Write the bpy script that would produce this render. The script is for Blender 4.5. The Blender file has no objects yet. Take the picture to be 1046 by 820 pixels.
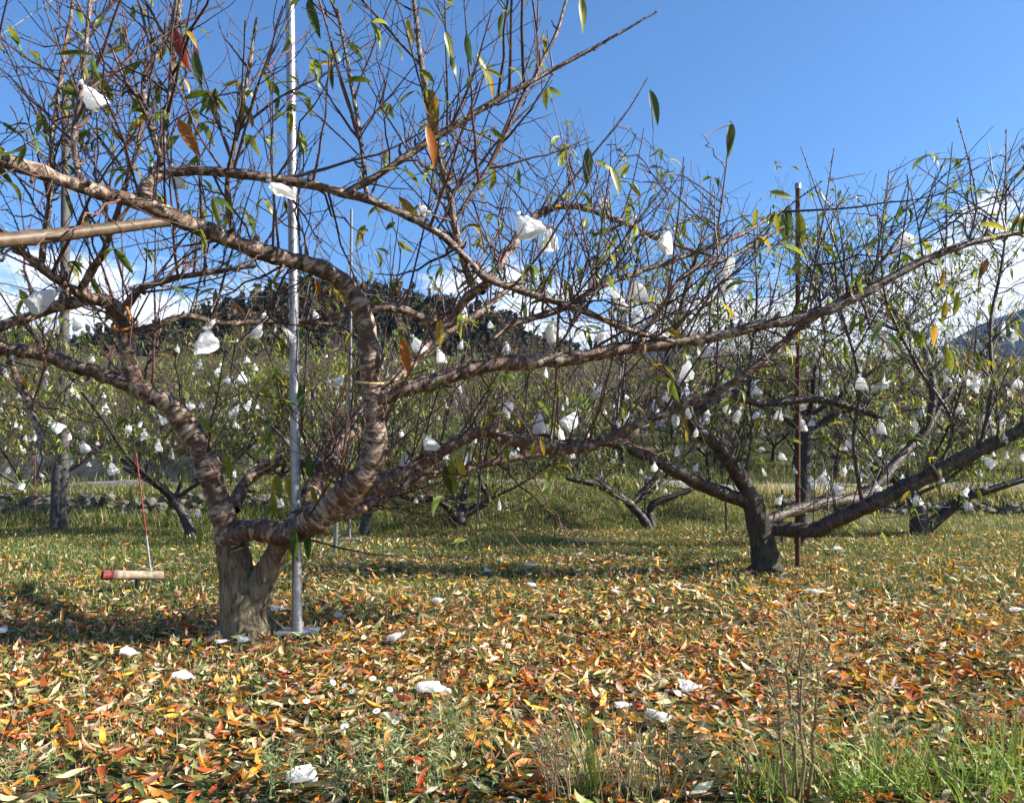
import bpy, math, random
import numpy as np
from mathutils import Vector

rng = np.random.default_rng(11)
random.seed(11)
S = bpy.context.scene
COL = S.collection
rad = math.radians

# ------------------------------------------------------------------ camera
F = 800.0; CX = 523.0; CY = 410.0; PITCH = rad(5.0); CAMZ = 1.05
cam_d = bpy.data.cameras.new('camera'); cam = bpy.data.objects.new('camera', cam_d); COL.objects.link(cam)
cam.location = (0, 0, CAMZ); cam.rotation_euler = (rad(90) + PITCH, 0, 0)
cam_d.sensor_fit = 'HORIZONTAL'; cam_d.sensor_width = 36.0; cam_d.lens = 36.0 * F / 1046.0
cam_d.clip_start = 0.05; cam_d.clip_end = 9000
S.camera = cam

# ------------------------------------------------------------------ light
SUN_EL = rad(31); SUN_AZ = rad(-5)          # azimuth measured from +X towards +Y (away from the camera)
sdir = Vector((math.cos(SUN_EL) * math.cos(SUN_AZ), math.cos(SUN_EL) * math.sin(SUN_AZ), math.sin(SUN_EL)))
sl = bpy.data.lights.new('sun', 'SUN'); sl.energy = 5.0; sl.angle = rad(0.53); sl.color = (1.0, 0.94, 0.85)
so = bpy.data.objects.new('sun', sl); COL.objects.link(so); so.rotation_euler = sdir.to_track_quat('Z', 'Y').to_euler()

W = bpy.data.worlds.new('World'); S.world = W; W.use_nodes = True
nt = W.node_tree; nt.nodes.clear(); N = nt.nodes.new; L = nt.links.new
out = N('ShaderNodeOutputWorld'); bg = N('ShaderNodeBackground'); bg.inputs['Strength'].default_value = 0.067
sky = N('ShaderNodeTexSky'); sky.sky_type = 'NISHITA'; sky.sun_disc = False
sky.sun_elevation = SUN_EL; sky.sun_rotation = rad(90) - SUN_AZ
sky.altitude = 300; sky.air_density = 1.0; sky.dust_density = 0.7; sky.ozone_density = 3.0
tc = N('ShaderNodeTexCoord'); sep = N('ShaderNodeSeparateXYZ'); L(tc.outputs['Generated'], sep.inputs[0])
mp = N('ShaderNodeMapping'); mp.inputs['Scale'].default_value = (3.2, 3.2, 11.0); mp.inputs['Location'].default_value = (1.3, 0.4, 0.2)
L(tc.outputs['Generated'], mp.inputs[0])
nz = N('ShaderNodeTexNoise'); nz.inputs['Scale'].default_value = 1.6; nz.inputs['Detail'].default_value = 9; nz.inputs['Roughness'].default_value = 0.62
L(mp.outputs[0], nz.inputs['Vector'])
r1 = N('ShaderNodeMapRange'); r1.inputs[1].default_value = 0.0; r1.inputs[2].default_value = 0.16; r1.inputs[3].default_value = 0.16; r1.inputs[4].default_value = 0.10
L(sep.outputs['Z'], r1.inputs[0])
r2 = N('ShaderNodeMapRange'); r2.inputs[1].default_value = 0.20; r2.inputs[2].default_value = 0.30; r2.inputs[3].default_value = 0.0; r2.inputs[4].default_value = -0.42
L(sep.outputs['Z'], r2.inputs[0])
a1 = N('ShaderNodeMath'); a1.operation = 'ADD'; L(nz.outputs['Fac'], a1.inputs[0]); L(r1.outputs[0], a1.inputs[1])
r4 = N('ShaderNodeMapRange'); r4.inputs[1].default_value = 0.30; r4.inputs[2].default_value = 0.52; r4.inputs[3].default_value = 0.0; r4.inputs[4].default_value = 0.16
L(sep.outputs['X'], r4.inputs[0])
a0 = N('ShaderNodeMath'); a0.operation = 'ADD'; L(a1.outputs[0], a0.inputs[0]); L(r4.outputs[0], a0.inputs[1])
a2 = N('ShaderNodeMath'); a2.operation = 'ADD'; L(a0.outputs[0], a2.inputs[0]); L(r2.outputs[0], a2.inputs[1])
r3 = N('ShaderNodeMapRange'); r3.interpolation_type = 'SMOOTHSTEP'; r3.inputs[1].default_value = 0.43; r3.inputs[2].default_value = 0.60; r3.inputs[4].default_value = 0.9
L(a2.outputs[0], r3.inputs[0])
tint = N('ShaderNodeMix'); tint.data_type = 'RGBA'; tint.blend_type = 'MULTIPLY'; tint.inputs['Factor'].default_value = 1.0
tint.inputs[7].default_value = (0.64, 0.93, 1.17, 1)
L(sky.outputs[0], tint.inputs[6])
mx = N('ShaderNodeMix'); mx.data_type = 'RGBA'; mx.inputs[7].default_value = (7.6, 7.8, 8.1, 1)
L(r3.outputs[0], mx.inputs['Factor']); L(tint.outputs[2], mx.inputs[6])
L(mx.outputs[2], bg.inputs['Color']); L(bg.outputs[0], out.inputs['Surface'])

S.view_settings.view_transform = 'Standard'; S.view_settings.look = 'None'
S.view_settings.exposure = 1.5; S.view_settings.gamma = 1.0; S.view_settings.use_curve_mapping = False
S.cycles.max_bounces = 6; S.cycles.diffuse_bounces = 3; S.cycles.glossy_bounces = 2; S.cycles.transmission_bounces = 3
S.cycles.transparent_max_bounces = 4; S.cycles.volume_bounces = 0; S.cycles.caustics_reflective = False; S.cycles.caustics_refractive = False

# ------------------------------------------------------------------ helpers
sp, cp = math.sin(PITCH), math.cos(PITCH)
def P(x, y, D):
    """the point seen at photo pixel (x, y) that lies D metres away along +Y"""
    dx = (x - CX) / F; dv = (CY - y) / F
    d = np.array([dx, cp - dv * sp, sp + dv * cp])
    return np.array([0, 0, CAMZ]) + d * (D / d[1])
def proj(p):
    p = np.asarray(p, float); q = p - np.array([0, 0, CAMZ])
    z = q[..., 1] * cp + q[..., 2] * sp; v = -q[..., 1] * sp + q[..., 2] * cp
    z = np.maximum(z, 1e-3)
    return CX + F * q[..., 0] / z, CY - F * v / z, z
def nrm(v): return v / np.maximum(np.linalg.norm(v, axis=-1, keepdims=True), 1e-9)
def wob(p, seed, freq):
    """cheap smooth noise in -1..1 at points p (...,3)"""
    r = np.random.default_rng(seed); s = 0
    for k in range(5):
        w = r.normal(size=3) * freq * (1 + .45 * k); s = s + np.sin(p @ w + r.uniform(0, 6.28)) / (1 + .35 * k)
    return s / 2.6
def sm(a, b, x): t = np.clip((x - a) / (b - a), 0, 1); return t * t * (3 - 2 * t)

def ground_z(x, y):
    x = np.asarray(x, float); y = np.asarray(y, float)
    z = .018 * np.sin(x * 1.7 + .6 * y) + .014 * np.sin(y * 2.3 - x * .9) + .01 * np.sin(5 * x + 3.1 * y)
    z = z * sm(1.0, 2.5, y) * (1 - sm(60, 80, y))
    lf = 1 - sm(2.6, 6.2, x)                                  # grass bank, dying out to the right
    lf2 = sm(-6.5, -4.6, x)
    bank = .74 * sm(14.1, 17.0, y) * lf * lf2 + .62 * sm(14.9, 15.3, y) * (1 - lf2)
    rt = .40 * sm(18.05, 18.35, y) * (1 - lf) + .0
    far = sm(17, 24, y)
    z = z + bank * (1 - far) + rt * (1 - far) + .74 * far
    z = z + .10 * sm(13, 17, y) * np.sin(x * 1.3 + y) * .3 + 9.0 * sm(24, 62, y)
    return z

class Acc:
    """collects vertices and faces, then links them as ONE mesh object"""
    def __init__(s): s.v = []; s.f = {3: [], 4: []}; s.c = []; s.b = []; s.n = 0
    def add(s, v, faces, col=None, bark=None):
        v = np.asarray(v, float).reshape(-1, 3); faces = np.asarray(faces, int)
        s.v.append(v); s.f[faces.shape[1]].append(faces + s.n); s.n += len(v)
        s.c.append(np.ones((len(v), 3)) if col is None else np.broadcast_to(np.asarray(col, float), (len(v), 3)))
        s.b.append(np.zeros((len(v), 3)) if bark is None else bark.reshape(-1, 3))
        return s
    def mesh(s, name, mat, smooth=True, origin=None, usecol=True, usebark=True):
        V = np.concatenate(s.v) if s.v else np.zeros((0, 3))
        if origin is not None: V = V - np.asarray(origin)
        me = bpy.data.meshes.new(name)
        tris = np.concatenate(s.f[3]) if s.f[3] else np.zeros((0, 3), int)
        quads = np.concatenate(s.f[4]) if s.f[4] else np.zeros((0, 4), int)
        nl = tris.size + quads.size; npoly = len(tris) + len(quads)
        me.vertices.add(len(V)); me.vertices.foreach_set('co', V.astype(np.float32).ravel())
        me.loops.add(nl); me.loops.foreach_set('vertex_index', np.concatenate([tris.ravel(), quads.ravel()]).astype(np.int32))
        me.polygons.add(npoly)
        st = np.concatenate([np.arange(len(tris)) * 3, tris.size + np.arange(len(quads)) * 4]).astype(np.int32)
        me.polygons.foreach_set('loop_start', st)
        me.polygons.foreach_set('use_smooth', np.full(npoly, smooth))
        me.update(calc_edges=True)
        if usecol and V.size:
            a = me.attributes.new('col', 'FLOAT_COLOR', 'POINT')
            C = np.concatenate(s.c); a.data.foreach_set('color', np.c_[C, np.ones(len(C))].astype(np.float32).ravel())
        if usebark and V.size and any(b.any() for b in s.b):
            a = me.attributes.new('bark', 'FLOAT_VECTOR', 'POINT'); a.data.foreach_set('vector', np.concatenate(s.b).astype(np.float32).ravel())
        me.materials.append(mat)
        return me
    def obj(s, name, mat, parent=None, smooth=True, **k):
        off = None
        if parent is not None: off = world_of(parent)
        me = s.mesh(name, mat, smooth, origin=off, **k)
        o = bpy.data.objects.new(name, me); COL.objects.link(o)
        if parent is not None: o.parent = parent
        return o
def world_of(o):
    p = np.zeros(3)
    while o is not None: p = p + np.array(o.location); o = o.parent
    return p
def tag(o, label=None, cat=None, group=None, kind=None):
    if label: o['label'] = label
    if cat: o['category'] = cat
    if group: o['group'] = group
    if kind: o['kind'] = kind
    return o
def thing(name, loc, label, cat, group=None):
    o = bpy.data.objects.new(name, None); COL.objects.link(o); o.location = [float(t) for t in loc]; o.empty_display_size = .1
    return tag(o, label, cat, group)
def copy_thing(src, loc, rz, label, group=None):
    c = src.copy(); COL.objects.link(c); c.location = [float(t) for t in loc]; c.rotation_euler = (0, 0, rz); c['label'] = label
    if group: c['group'] = group
    for ch in list(src.children):
        d = ch.copy(); COL.objects.link(d); d.parent = c
        for g in list(ch.children):
            e = g.copy(); COL.objects.link(e); e.parent = d
    return c

# ---- tubes: curves (m, n, 3), radii (m, n)
def tubes(acc, C, R, k=5, col=None, lump=0.0, seed=0, cap=False):
    C = np.asarray(C, float); R = np.asarray(R, float); m, n, _ = C.shape
    if m == 0: return acc
    T = np.empty_like(C); T[:, 1:-1] = C[:, 2:] - C[:, :-2]; T[:, 0] = C[:, 1] - C[:, 0]; T[:, -1] = C[:, -1] - C[:, -2]; T = nrm(T)
    d0 = nrm(C[:, -1] - C[:, 0]); ref = np.where(np.abs(d0[:, 2:3]) > .75, [[1., .13, 0.]], [[.1, .07, 1.]])
    if n > 12:                      # long curved limbs: carry the frame along
        U = np.empty_like(C); u = nrm(np.cross(T[:, 0], nrm(ref)))
        for i in range(n):
            u = nrm(u - T[:, i] * np.sum(u * T[:, i], -1, keepdims=True)); U[:, i] = u
    else:
        U = nrm(np.cross(T, nrm(ref)[:, None, :]))
    Vv = np.cross(T, U)
    a = np.arange(k) * 2 * math.pi / k
    seg = np.linalg.norm(np.diff(C, axis=1), axis=-1); al = np.concatenate([np.zeros((m, 1)), np.cumsum(seg, 1)], 1) + rng.uniform(0, 20, (m, 1))
    ca, sa = np.cos(a)[None, None, :, None], np.sin(a)[None, None, :, None]
    D = U[:, :, None] * ca + Vv[:, :, None] * sa
    RR = np.broadcast_to(R[:, :, None, None], (m, n, k, 1)).copy()
    if lump:
        q = C[:, :, None] + D * R[:, :, None, None]
        RR = RR * (1 + lump * (.6 * wob(q, seed, 22) + .5 * wob(q, seed + 1, 60))[..., None])
    X = C[:, :, None] + D * RR
    idx = np.arange(m * n * k).reshape(m, n, k)
    A = idx[:, :-1]; B = idx[:, 1:]
    q = np.stack([A, np.roll(A, -1, 2), np.roll(B, -1, 2), B], -1).reshape(-1, 4)
    bk = np.stack(np.broadcast_arrays(.4 * ca[..., 0] + 0 * RR[..., 0], .4 * sa[..., 0], al[:, :, None]), -1)
    if col is not None: col = np.broadcast_to(np.asarray(col, float).reshape(-1, 1, 1, 3), (m, n, k, 3)).reshape(-1, 3)
    acc.add(X.reshape(-1, 3), q, col, bk)
    if cap:
        for e in (0, n - 1):
            ctr = C[:, e]; i0 = acc.n
            acc.add(np.concatenate([ctr, X[:, e].reshape(-1, 3)]), np.zeros((0, 3), int), None if col is None else col[:1].repeat(m + m * k, 0))
            t = []
            for j in range(m):
                for s_ in range(k):
                    p, r = m + j * k + s_, m + j * k + (s_ + 1) % k
                    t.append((j, p, r) if e else (j, r, p))
            acc.f[3].append(np.array(t) + i0)
    return acc
def tube1(acc, pts, r, k=10, col=None, **kw):
    pts = np.asarray(pts, float); r = np.broadcast_to(np.asarray(r, float), (len(pts),))
    return tubes(acc, pts[None], r[None], k, None if col is None else [col], **kw)
def smooth_path(pts, rr, step=.035):
    """Catmull-Rom through pts, resampled"""
    p = np.asarray(pts, float); r = np.asarray(rr, float)
    p = np.vstack([2 * p[0] - p[1], p, 2 * p[-1] - p[-2]]); r = np.r_[r[0], r, r[-1]]
    o = []; orr = []
    for i in range(1, len(p) - 2):
        n = max(2, int(np.linalg.norm(p[i + 1] - p[i]) / step)); t = np.linspace(0, 1, n, endpoint=False)[:, None]
        a, b, c, d = p[i - 1], p[i], p[i + 1], p[i + 2]
        o.append(.5 * (2 * b + (c - a) * t + (2 * a - 5 * b + 4 * c - d) * t ** 2 + (3 * b - a - 3 * c + d) * t ** 3))
        orr.append(r[i] + (r[i + 1] - r[i]) * t[:, 0])
    o.append(p[-2:-1]); orr.append(r[-2:-1])
    return np.concatenate(o), np.concatenate(orr)

# ---- leaves: arrays of blades bent along their length
def leaves(acc, pos, d, up, Ln, Wd, curl, fold, col, ns=5, prof='leaf', twist=None):
    """pos (m,3) stalk end; d direction; up approx normal; curl = bend angle over the length; fold = V angle"""
    m = len(pos)
    if m == 0: return acc
    d = nrm(d); sd = nrm(np.cross(up, d)); upn = np.cross(d, sd)
    s = np.linspace(0, 1, ns + 1)
    if prof == 'leaf': w = np.sin(math.pi * np.clip(s, 0, 1) ** .78) ** .85 * .5; w[0] = .05; w[-1] = .015
    else: w = (1 - s ** 2.2) * .5 + .01
    ang = curl[:, None] * (s[None] + s[None] ** 2) * .5
    dx = np.cos(ang); dz = -np.sin(ang)
    X = np.concatenate([np.zeros((m, 1)), np.cumsum((dx[:, 1:] + dx[:, :-1]) / 2, 1)], 1) / ns * Ln[:, None]
    Z = np.concatenate([np.zeros((m, 1)), np.cumsum((dz[:, 1:] + dz[:, :-1]) / 2, 1)], 1) / ns * Ln[:, None]
    mid = pos[:, None] + d[:, None] * X[..., None] + upn[:, None] * Z[..., None]
    nl = d[:, None] * (-dz)[..., None] + upn[:, None] * dx[..., None]
    tw = (np.zeros((m, 1)) if twist is None else twist[:, None]) * s[None]
    sdt = sd[:, None] * np.cos(tw)[..., None] + nl * np.sin(tw)[..., None]
    nlt = nl * np.cos(tw)[..., None] - sd[:, None] * np.sin(tw)[..., None]
    hw = w[None] * Wd[:, None]
    cf, sf = np.cos(fold)[:, None, None], np.sin(fold)[:, None, None]
    lft = mid + sdt * hw[..., None] * cf + nlt * hw[..., None] * sf
    rgt = mid - sdt * hw[..., None] * cf + nlt * hw[..., None] * sf
    V = np.stack([lft, mid, rgt], 2)                       # m, ns+1, 3, 3
    idx = np.arange(m * (ns + 1) * 3).reshape(m, ns + 1, 3)
    q = np.stack([idx[:, :-1, :-1], idx[:, :-1, 1:], idx[:, 1:, 1:], idx[:, 1:, :-1]], -1).reshape(-1, 4)
    c = np.broadcast_to(col[:, None, None, :], (m, ns + 1, 3, 3)).reshape(-1, 3)
    return acc.add(V.reshape(-1, 3), q, c)
def blades(acc, pos, d, Ln, Wd, bend, col, ns=3):
    """grass blades: two vertices across, tapering, bending over sideways"""
    m = len(pos); s = np.linspace(0, 1, ns + 1); az = rng.uniform(0, 6.28, m)
    side = np.stack([np.cos(az), np.sin(az), 0 * az], -1); lean = np.stack([-np.sin(az), np.cos(az), 0 * az], -1)
    up = nrm(d)
    mid = pos[:, None] + up[:, None] * (s[None] * Ln[:, None])[..., None] + lean[:, None] * (s[None] ** 2 * (bend * Ln)[:, None])[..., None]
    mid[..., 2] -= (s[None] ** 2.5 * (bend ** 2 * .45 * Ln)[:, None])
    hw = (np.maximum(1 - s ** 1.6, .06) * .5)[None] * Wd[:, None]
    V = np.stack([mid - side[:, None] * hw[..., None], mid + side[:, None] * hw[..., None]], 2)
    idx = np.arange(m * (ns + 1) * 2).reshape(m, ns + 1, 2)
    q = np.stack([idx[:, :-1, 0], idx[:, :-1, 1], idx[:, 1:, 1], idx[:, 1:, 0]], -1).reshape(-1, 4)
    return acc.add(V.reshape(-1, 3), q, np.broadcast_to(col[:, None, None, :], (m, ns + 1, 2, 3)).reshape(-1, 3))
def box(acc, c, sx, sy, sz, col=None):
    x, y, z = c
    v = [(x + i * sx / 2, y + j * sy / 2, z + k * sz / 2) for k in (-1, 1) for i, j in ((-1, -1), (1, -1), (1, 1), (-1, 1))]
    return acc.add(v, [(0, 3, 2, 1), (4, 5, 6, 7), (0, 1, 5, 4), (1, 2, 6, 5), (2, 3, 7, 6), (3, 0, 4, 7)], col)

# ------------------------------------------------------------------ materials
def mat(name):
    m = bpy.data.materials.new(name); m.use_nodes = True; t = m.node_tree; t.nodes.clear()
    o = t.nodes.new('ShaderNodeOutputMaterial'); b = t.nodes.new('ShaderNodeBsdfPrincipled'); t.links.new(b.outputs[0], o.inputs[0])
    return m, t, b, o
def ramp(t, fac, stops):
    r = t.nodes.new('ShaderNodeValToRGB'); e = r.color_ramp.elements
    while len(e) < len(stops): e.new(.5)
    for q, (p_, c) in zip(e, stops): q.position = p_; q.color = (*c, 1)
    t.links.new(fac, r.inputs[0]); return r.outputs[0]
def noise(t, vec, scale, detail=5, rough=.6, dist=0):
    n = t.nodes.new('ShaderNodeTexNoise'); n.inputs['Scale'].default_value = scale; n.inputs['Detail'].default_value = detail
    n.inputs['Roughness'].default_value = rough; n.inputs['Distortion'].default_value = dist
    if vec is not None: t.links.new(vec, n.inputs['Vector'])
    return n.outputs['Fac']
def scaled(t, vec, s):
    n = t.nodes.new('ShaderNodeVectorMath'); n.operation = 'MULTIPLY'; n.inputs[1].default_value = s; t.links.new(vec, n.inputs[0]); return n.outputs[0]
def attr(t, name):
    n = t.nodes.new('ShaderNodeAttribute'); n.attribute_name = name; return n
def mixc(t, a, b, f, mode='MIX'):
    n = t.nodes.new('ShaderNodeMix'); n.data_type = 'RGBA'; n.blend_type = mode
    for sck, v in ((n.inputs[6], a), (n.inputs[7], b), (n.inputs[0], f)):
        if hasattr(v, 'links'): t.links.new(v, sck)
        elif isinstance(v, tuple): sck.default_value = (*v, 1)
        else: sck.default_value = v
    return n.outputs[2]
def bump(t, b, h, strength, dist):
    n = t.nodes.new('ShaderNodeBump'); n.inputs['Strength'].default_value = strength; n.inputs['Distance'].default_value = dist
    t.links.new(h, n.inputs['Height']); t.links.new(n.outputs[0], b.inputs['Normal'])
def coord(t, which='Object'):
    return t.nodes.new('ShaderNodeTexCoord').outputs[which]

def leaf_mat(name, trans=.4, rough=.55, spec=.3, mott=True):
    m, t, b, o = mat(name); a = attr(t, 'col').outputs['Color']
    if mott:
        n = noise(t, coord(t), 55, 4, .7)
        a = mixc(t, a, ramp(t, n, [(.35, (.55, .5, .45)), (.65, (1.15, 1.12, 1.05))]), .75, 'MULTIPLY')
    t.links.new(a, b.inputs['Base Color']); b.inputs['Roughness'].default_value = rough; b.inputs['Specular IOR Level'].default_value = spec
    tr = t.nodes.new('ShaderNodeBsdfTranslucent'); t.links.new(mixc(t, a, (1.25, 1.2, .75), .8, 'MULTIPLY'), tr.inputs[0])
    mixs = t.nodes.new('ShaderNodeMixShader'); mixs.inputs[0].default_value = trans
    t.links.new(b.outputs[0], mixs.inputs[1]); t.links.new(tr.outputs[0], mixs.inputs[2]); t.links.new(mixs.outputs[0], o.inputs[0])
    return m
M_LEAF = leaf_mat('hanging_leaf', .45, .42, .45)
M_LITTER = leaf_mat('fallen_leaf', .22, .5, .4)
M_GRASS = leaf_mat('grass_blade', .3, .55, .25, False)

def bark_mat(name, c0, c1, c2, ringdark=.5):
    m, t, b, o = mat(name); v = attr(t, 'bark').outputs['Vector']; ob = coord(t)
    pale = noise(t, scaled(t, v, (1.8, 1.8, 24)), 1.0, 5, .62, .25)       # pale flaked bands
    dash = noise(t, scaled(t, v, (2.2, 2.2, 52)), 1.0, 4, .6, .3)         # dark lenticel rings
    fine = noise(t, ob, 140, 6, .8); big = noise(t, ob, 11, 6, .7)
    c = mixc(t, ramp(t, big, [(.36, c0), (.62, c1)]), c2, ramp(t, pale, [(.49, (0, 0, 0)), (.60, (.9, .9, .9))]))
    c = mixc(t, c, ramp(t, dash, [(.38, (ringdark * .22,) * 3), (.46, (1, 1, 1))]), 1.0, 'MULTIPLY')
    c = mixc(t, c, ramp(t, fine, [(.32, (.4, .37, .35)), (.58, (1.2, 1.18, 1.15))]), .9, 'MULTIPLY')
    t.links.new(c, b.inputs['Base Color']); b.inputs['Roughness'].default_value = .46; b.inputs['Specular IOR Level'].default_value = .45
    bump(t, b, mixc(t, mixc(t, dash, fine, .4), big, .3), 1.0, .018)
    return m
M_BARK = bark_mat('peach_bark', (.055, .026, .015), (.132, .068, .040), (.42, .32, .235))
M_BARK2 = bark_mat('peach_bark_shaded', (.034, .021, .013), (.064, .042, .028), (.13, .093, .068), .7)  # dark brown bark, deepened to carry the second tree's unlit front in its colour
M_BARK_BACKLIT = bark_mat('backlit_bark', (.018, .014, .012), (.035, .028, .024), (.06, .05, .043), .7)  # backlit shade of the second-row trees put into a near-black bark colour
def trunk_mat(name, dark, light):
    m, t, b, o = mat(name); v = coord(t)
    w = noise(t, scaled(t, v, (38, 38, 9)), 1.0, 7, .68, .7); k = noise(t, v, 9, 4, .6)
    c = mixc(t, ramp(t, w, [(.38, dark), (.50, light), (.66, tuple(q * 1.45 for q in light))]), (.13, .135, .06), ramp(t, k, [(.45, (0, 0, 0)), (.7, (.55, .55, .55))]))
    sz = t.nodes.new('ShaderNodeSeparateXYZ'); t.links.new(v, sz.inputs[0]); ad = t.nodes.new('ShaderNodeMath'); ad.operation = 'MULTIPLY_ADD'; t.links.new(k, ad.inputs[0]); ad.inputs[1].default_value = .35; t.links.new(sz.outputs['Z'], ad.inputs[2])
    mr = t.nodes.new('ShaderNodeMapRange'); mr.inputs[1].default_value = .50; mr.inputs[2].default_value = .82; t.links.new(ad.outputs[0], mr.inputs[0])
    c = mixc(t, c, mixc(t, c, (.40, .24, .17) if light[0] > .1 else (.06, .045, .035), .7), mr.outputs[0]) if light[0] < .1 else mixc(t, c, mixc(t, c, (.72, .55, .44), 1.0, 'MULTIPLY'), mr.outputs[0])
    t.links.new(c, b.inputs['Base Color']); b.inputs['Roughness'].default_value = .9
    bump(t, b, w, 1.0, .06)
    return m
M_TRUNK = trunk_mat('old_trunk_bark', (.05, .037, .024), (.26, .205, .125))
M_TRUNK2 = trunk_mat('old_trunk_bark_dark', (.012, .01, .008), (.06, .048, .036))
def twig_mat():
    m, t, b, o = mat('twig_bark'); a = attr(t, 'col').outputs['Color']; n = noise(t, coord(t), 60, 4, .7)
    c = mixc(t, a, ramp(t, n, [(.3, (.5, .5, .5)), (.65, (1.25, 1.25, 1.25))]), 1.0, 'MULTIPLY')
    t.links.new(c, b.inputs['Base Color']); b.inputs['Roughness'].default_value = .5; b.inputs['Specular IOR Level'].default_value = .4
    return m
M_TWIG = twig_mat()
def paper_mat():
    m, t, b, o = mat('bag_paper'); v = coord(t); n = noise(t, v, 14, 5, .6)
    c = ramp(t, n, [(.3, (.78, .78, .77)), (.55, (.88, .88, .87))])
    t.links.new(c, b.inputs['Base Color']); b.inputs['Roughness'].default_value = .6; b.inputs['Specular IOR Level'].default_value = .3
    bump(t, b, noise(t, v, 60, 4, .6), .35, .004)
    tr = t.nodes.new('ShaderNodeBsdfTranslucent'); tr.inputs[0].default_value = (.9, .9, .88, 1)
    x = t.nodes.new('ShaderNodeMixShader'); x.inputs[0].default_value = .58
    t.links.new(b.outputs[0], x.inputs[1]); t.links.new(tr.outputs[0], x.inputs[2]); t.links.new(x.outputs[0], o.inputs[0])
    return m
M_PAPER = paper_mat()
def plain(name, c, rough=.6, metal=0, var=.35, scale=12, spec=.4, bmp=0):
    m, t, b, o = mat(name); n = noise(t, coord(t), scale, 6, .65)
    k = ramp(t, n, [(.3, tuple(q * (1 - var) for q in c)), (.7, tuple(min(1, q * (1 + var * .6)) for q in c))])
    t.links.new(k, b.inputs['Base Color']); b.inputs['Roughness'].default_value = rough; b.inputs['Metallic'].default_value = metal; b.inputs['Specular IOR Level'].default_value = spec
    if bmp: bump(t, b, n, .7, bmp)
    return m
M_ZINC = plain('galvanised_steel', (.33, .335, .35), .45, .7, .3, 30)
M_ZINC2 = plain('dull_steel', (.20, .20, .205), .6, .5, .4, 30)
M_RUST = plain('rusty_steel', (.10, .045, .028), .8, .1, .5, 40, .2)
M_DARKM = plain('dark_steel', (.05, .048, .05), .6, .3, .4, 20)
M_RED = plain('red_paint', (.25, .055, .05), .75, 0, .8, 45, .2)
M_GREYROD = plain('worn_grey_rod', (.30, .30, .33), .5, .2, .4, 40)
M_BAMBOO = plain('dry_bamboo', (.115, .074, .042), .5, 0, .6, 22, .4, .004)
M_ORANGE = plain('orange_hose', (.55, .19, .03), .45, 0, .2, 20)
M_CREAM = plain('cream_tie', (.46, .32, .15), .6, 0, .3, 30)
M_TUBE = plain('cream_tube', (.36, .28, .2), .85, 0, .8, 16)
M_BLACK = plain('plain_black', (.012, .010, .010), .9)
M_CONC = plain('old_concrete', (.19, .17, .145), .9, 0, .4, 3, .2, .01)
M_PALEPOLE = plain('pale_pole', (.085, .078, .07), .75, 0, .4, 10, .3)
M_WOODPOST = plain('weathered_post', (.20, .155, .115), .85, 0, .5, 10, .2, .01)
M_STONE = plain('field_stone', (.15, .14, .11), .9, 0, .7, 9, .2, .03)
M_ROAD = plain('farm_road', (.20, .195, .18), .9, 0, .2, 4, .2)
M_WIRE = plain('bright_wire', (.60, .60, .60), .35, .6)
M_PINK = plain('petal', (.82, .80, .78), .6); M_YEL = plain('flower_eye', (.70, .45, .05), .7)

# ------------------------------------------------------------------ setting: ground
def ground_mat():
    m, t, b, o = mat('orchard_ground'); v = coord(t)
    n1 = noise(t, v, 1.3, 6, .6); n2 = noise(t, v, 14, 6, .7); n3 = noise(t, v, 90, 4, .7)
    soil = ramp(t, n2, [(.3, (.028, .02, .012)), (.7, (.09, .062, .035))])
    gr = ramp(t, n3, [(.3, (.025, .034, .010)), (.55, (.07, .085, .025)), (.75, (.16, .15, .06))])
    c = mixc(t, soil, gr, ramp(t, n1, [(.30, (.25, .25, .25)), (.55, (.9, .9, .9))]))
    t.links.new(c, b.inputs['Base Color']); b.inputs['Roughness'].default_value = .95; b.inputs['Specular IOR Level'].default_value = .1
    bump(t, b, n2, .8, .03); return m
def grid_mesh(name, xs, ys, zf, mt, kind='structure'):
    X, Y = np.meshgrid(xs, ys); Z = zf(X, Y); a = Acc(); n, m = X.shape
    idx = np.arange(n * m).reshape(n, m)
    q = np.stack([idx[:-1, :-1], idx[:-1, 1:], idx[1:, 1:], idx[1:, :-1]], -1).reshape(-1, 4)
    a.add(np.stack([X, Y, Z], -1), q); o = a.obj(name, mt, usecol=False); o['kind'] = kind; return o
xs = np.r_[-4000, -1500, -500, -200, -100, -60, np.arange(-40, -14, 1.0), np.arange(-14, 14, .14), np.arange(14, 41, 1.0), 60, 100, 200, 500, 1500, 4000]
ys = np.r_[-60, -20, -6, np.arange(-2, 26, .14), np.arange(26, 90, 1.0), 110, 150, 250, 500, 1200, 2500, 5000]
grid_mesh('ground', xs, ys, ground_z, ground_mat())
a = Acc(); rx = np.linspace(-60, 60, 240); yy = np.array([18.2, 19.5, 21.4]); X, Y = np.meshgrid(rx, yy)
Yw = Y + .35 * np.sin(X * .15)
idx = np.arange(X.size).reshape(X.shape)
a.add(np.stack([X, Yw, np.maximum(ground_z(X, Yw), .0) + .03], -1), np.stack([idx[:-1, :-1], idx[:-1, 1:], idx[1:, 1:], idx[1:, :-1]], -1).reshape(-1, 4))
a.obj('road', M_ROAD, usecol=False)['kind'] = 'structure'

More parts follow.
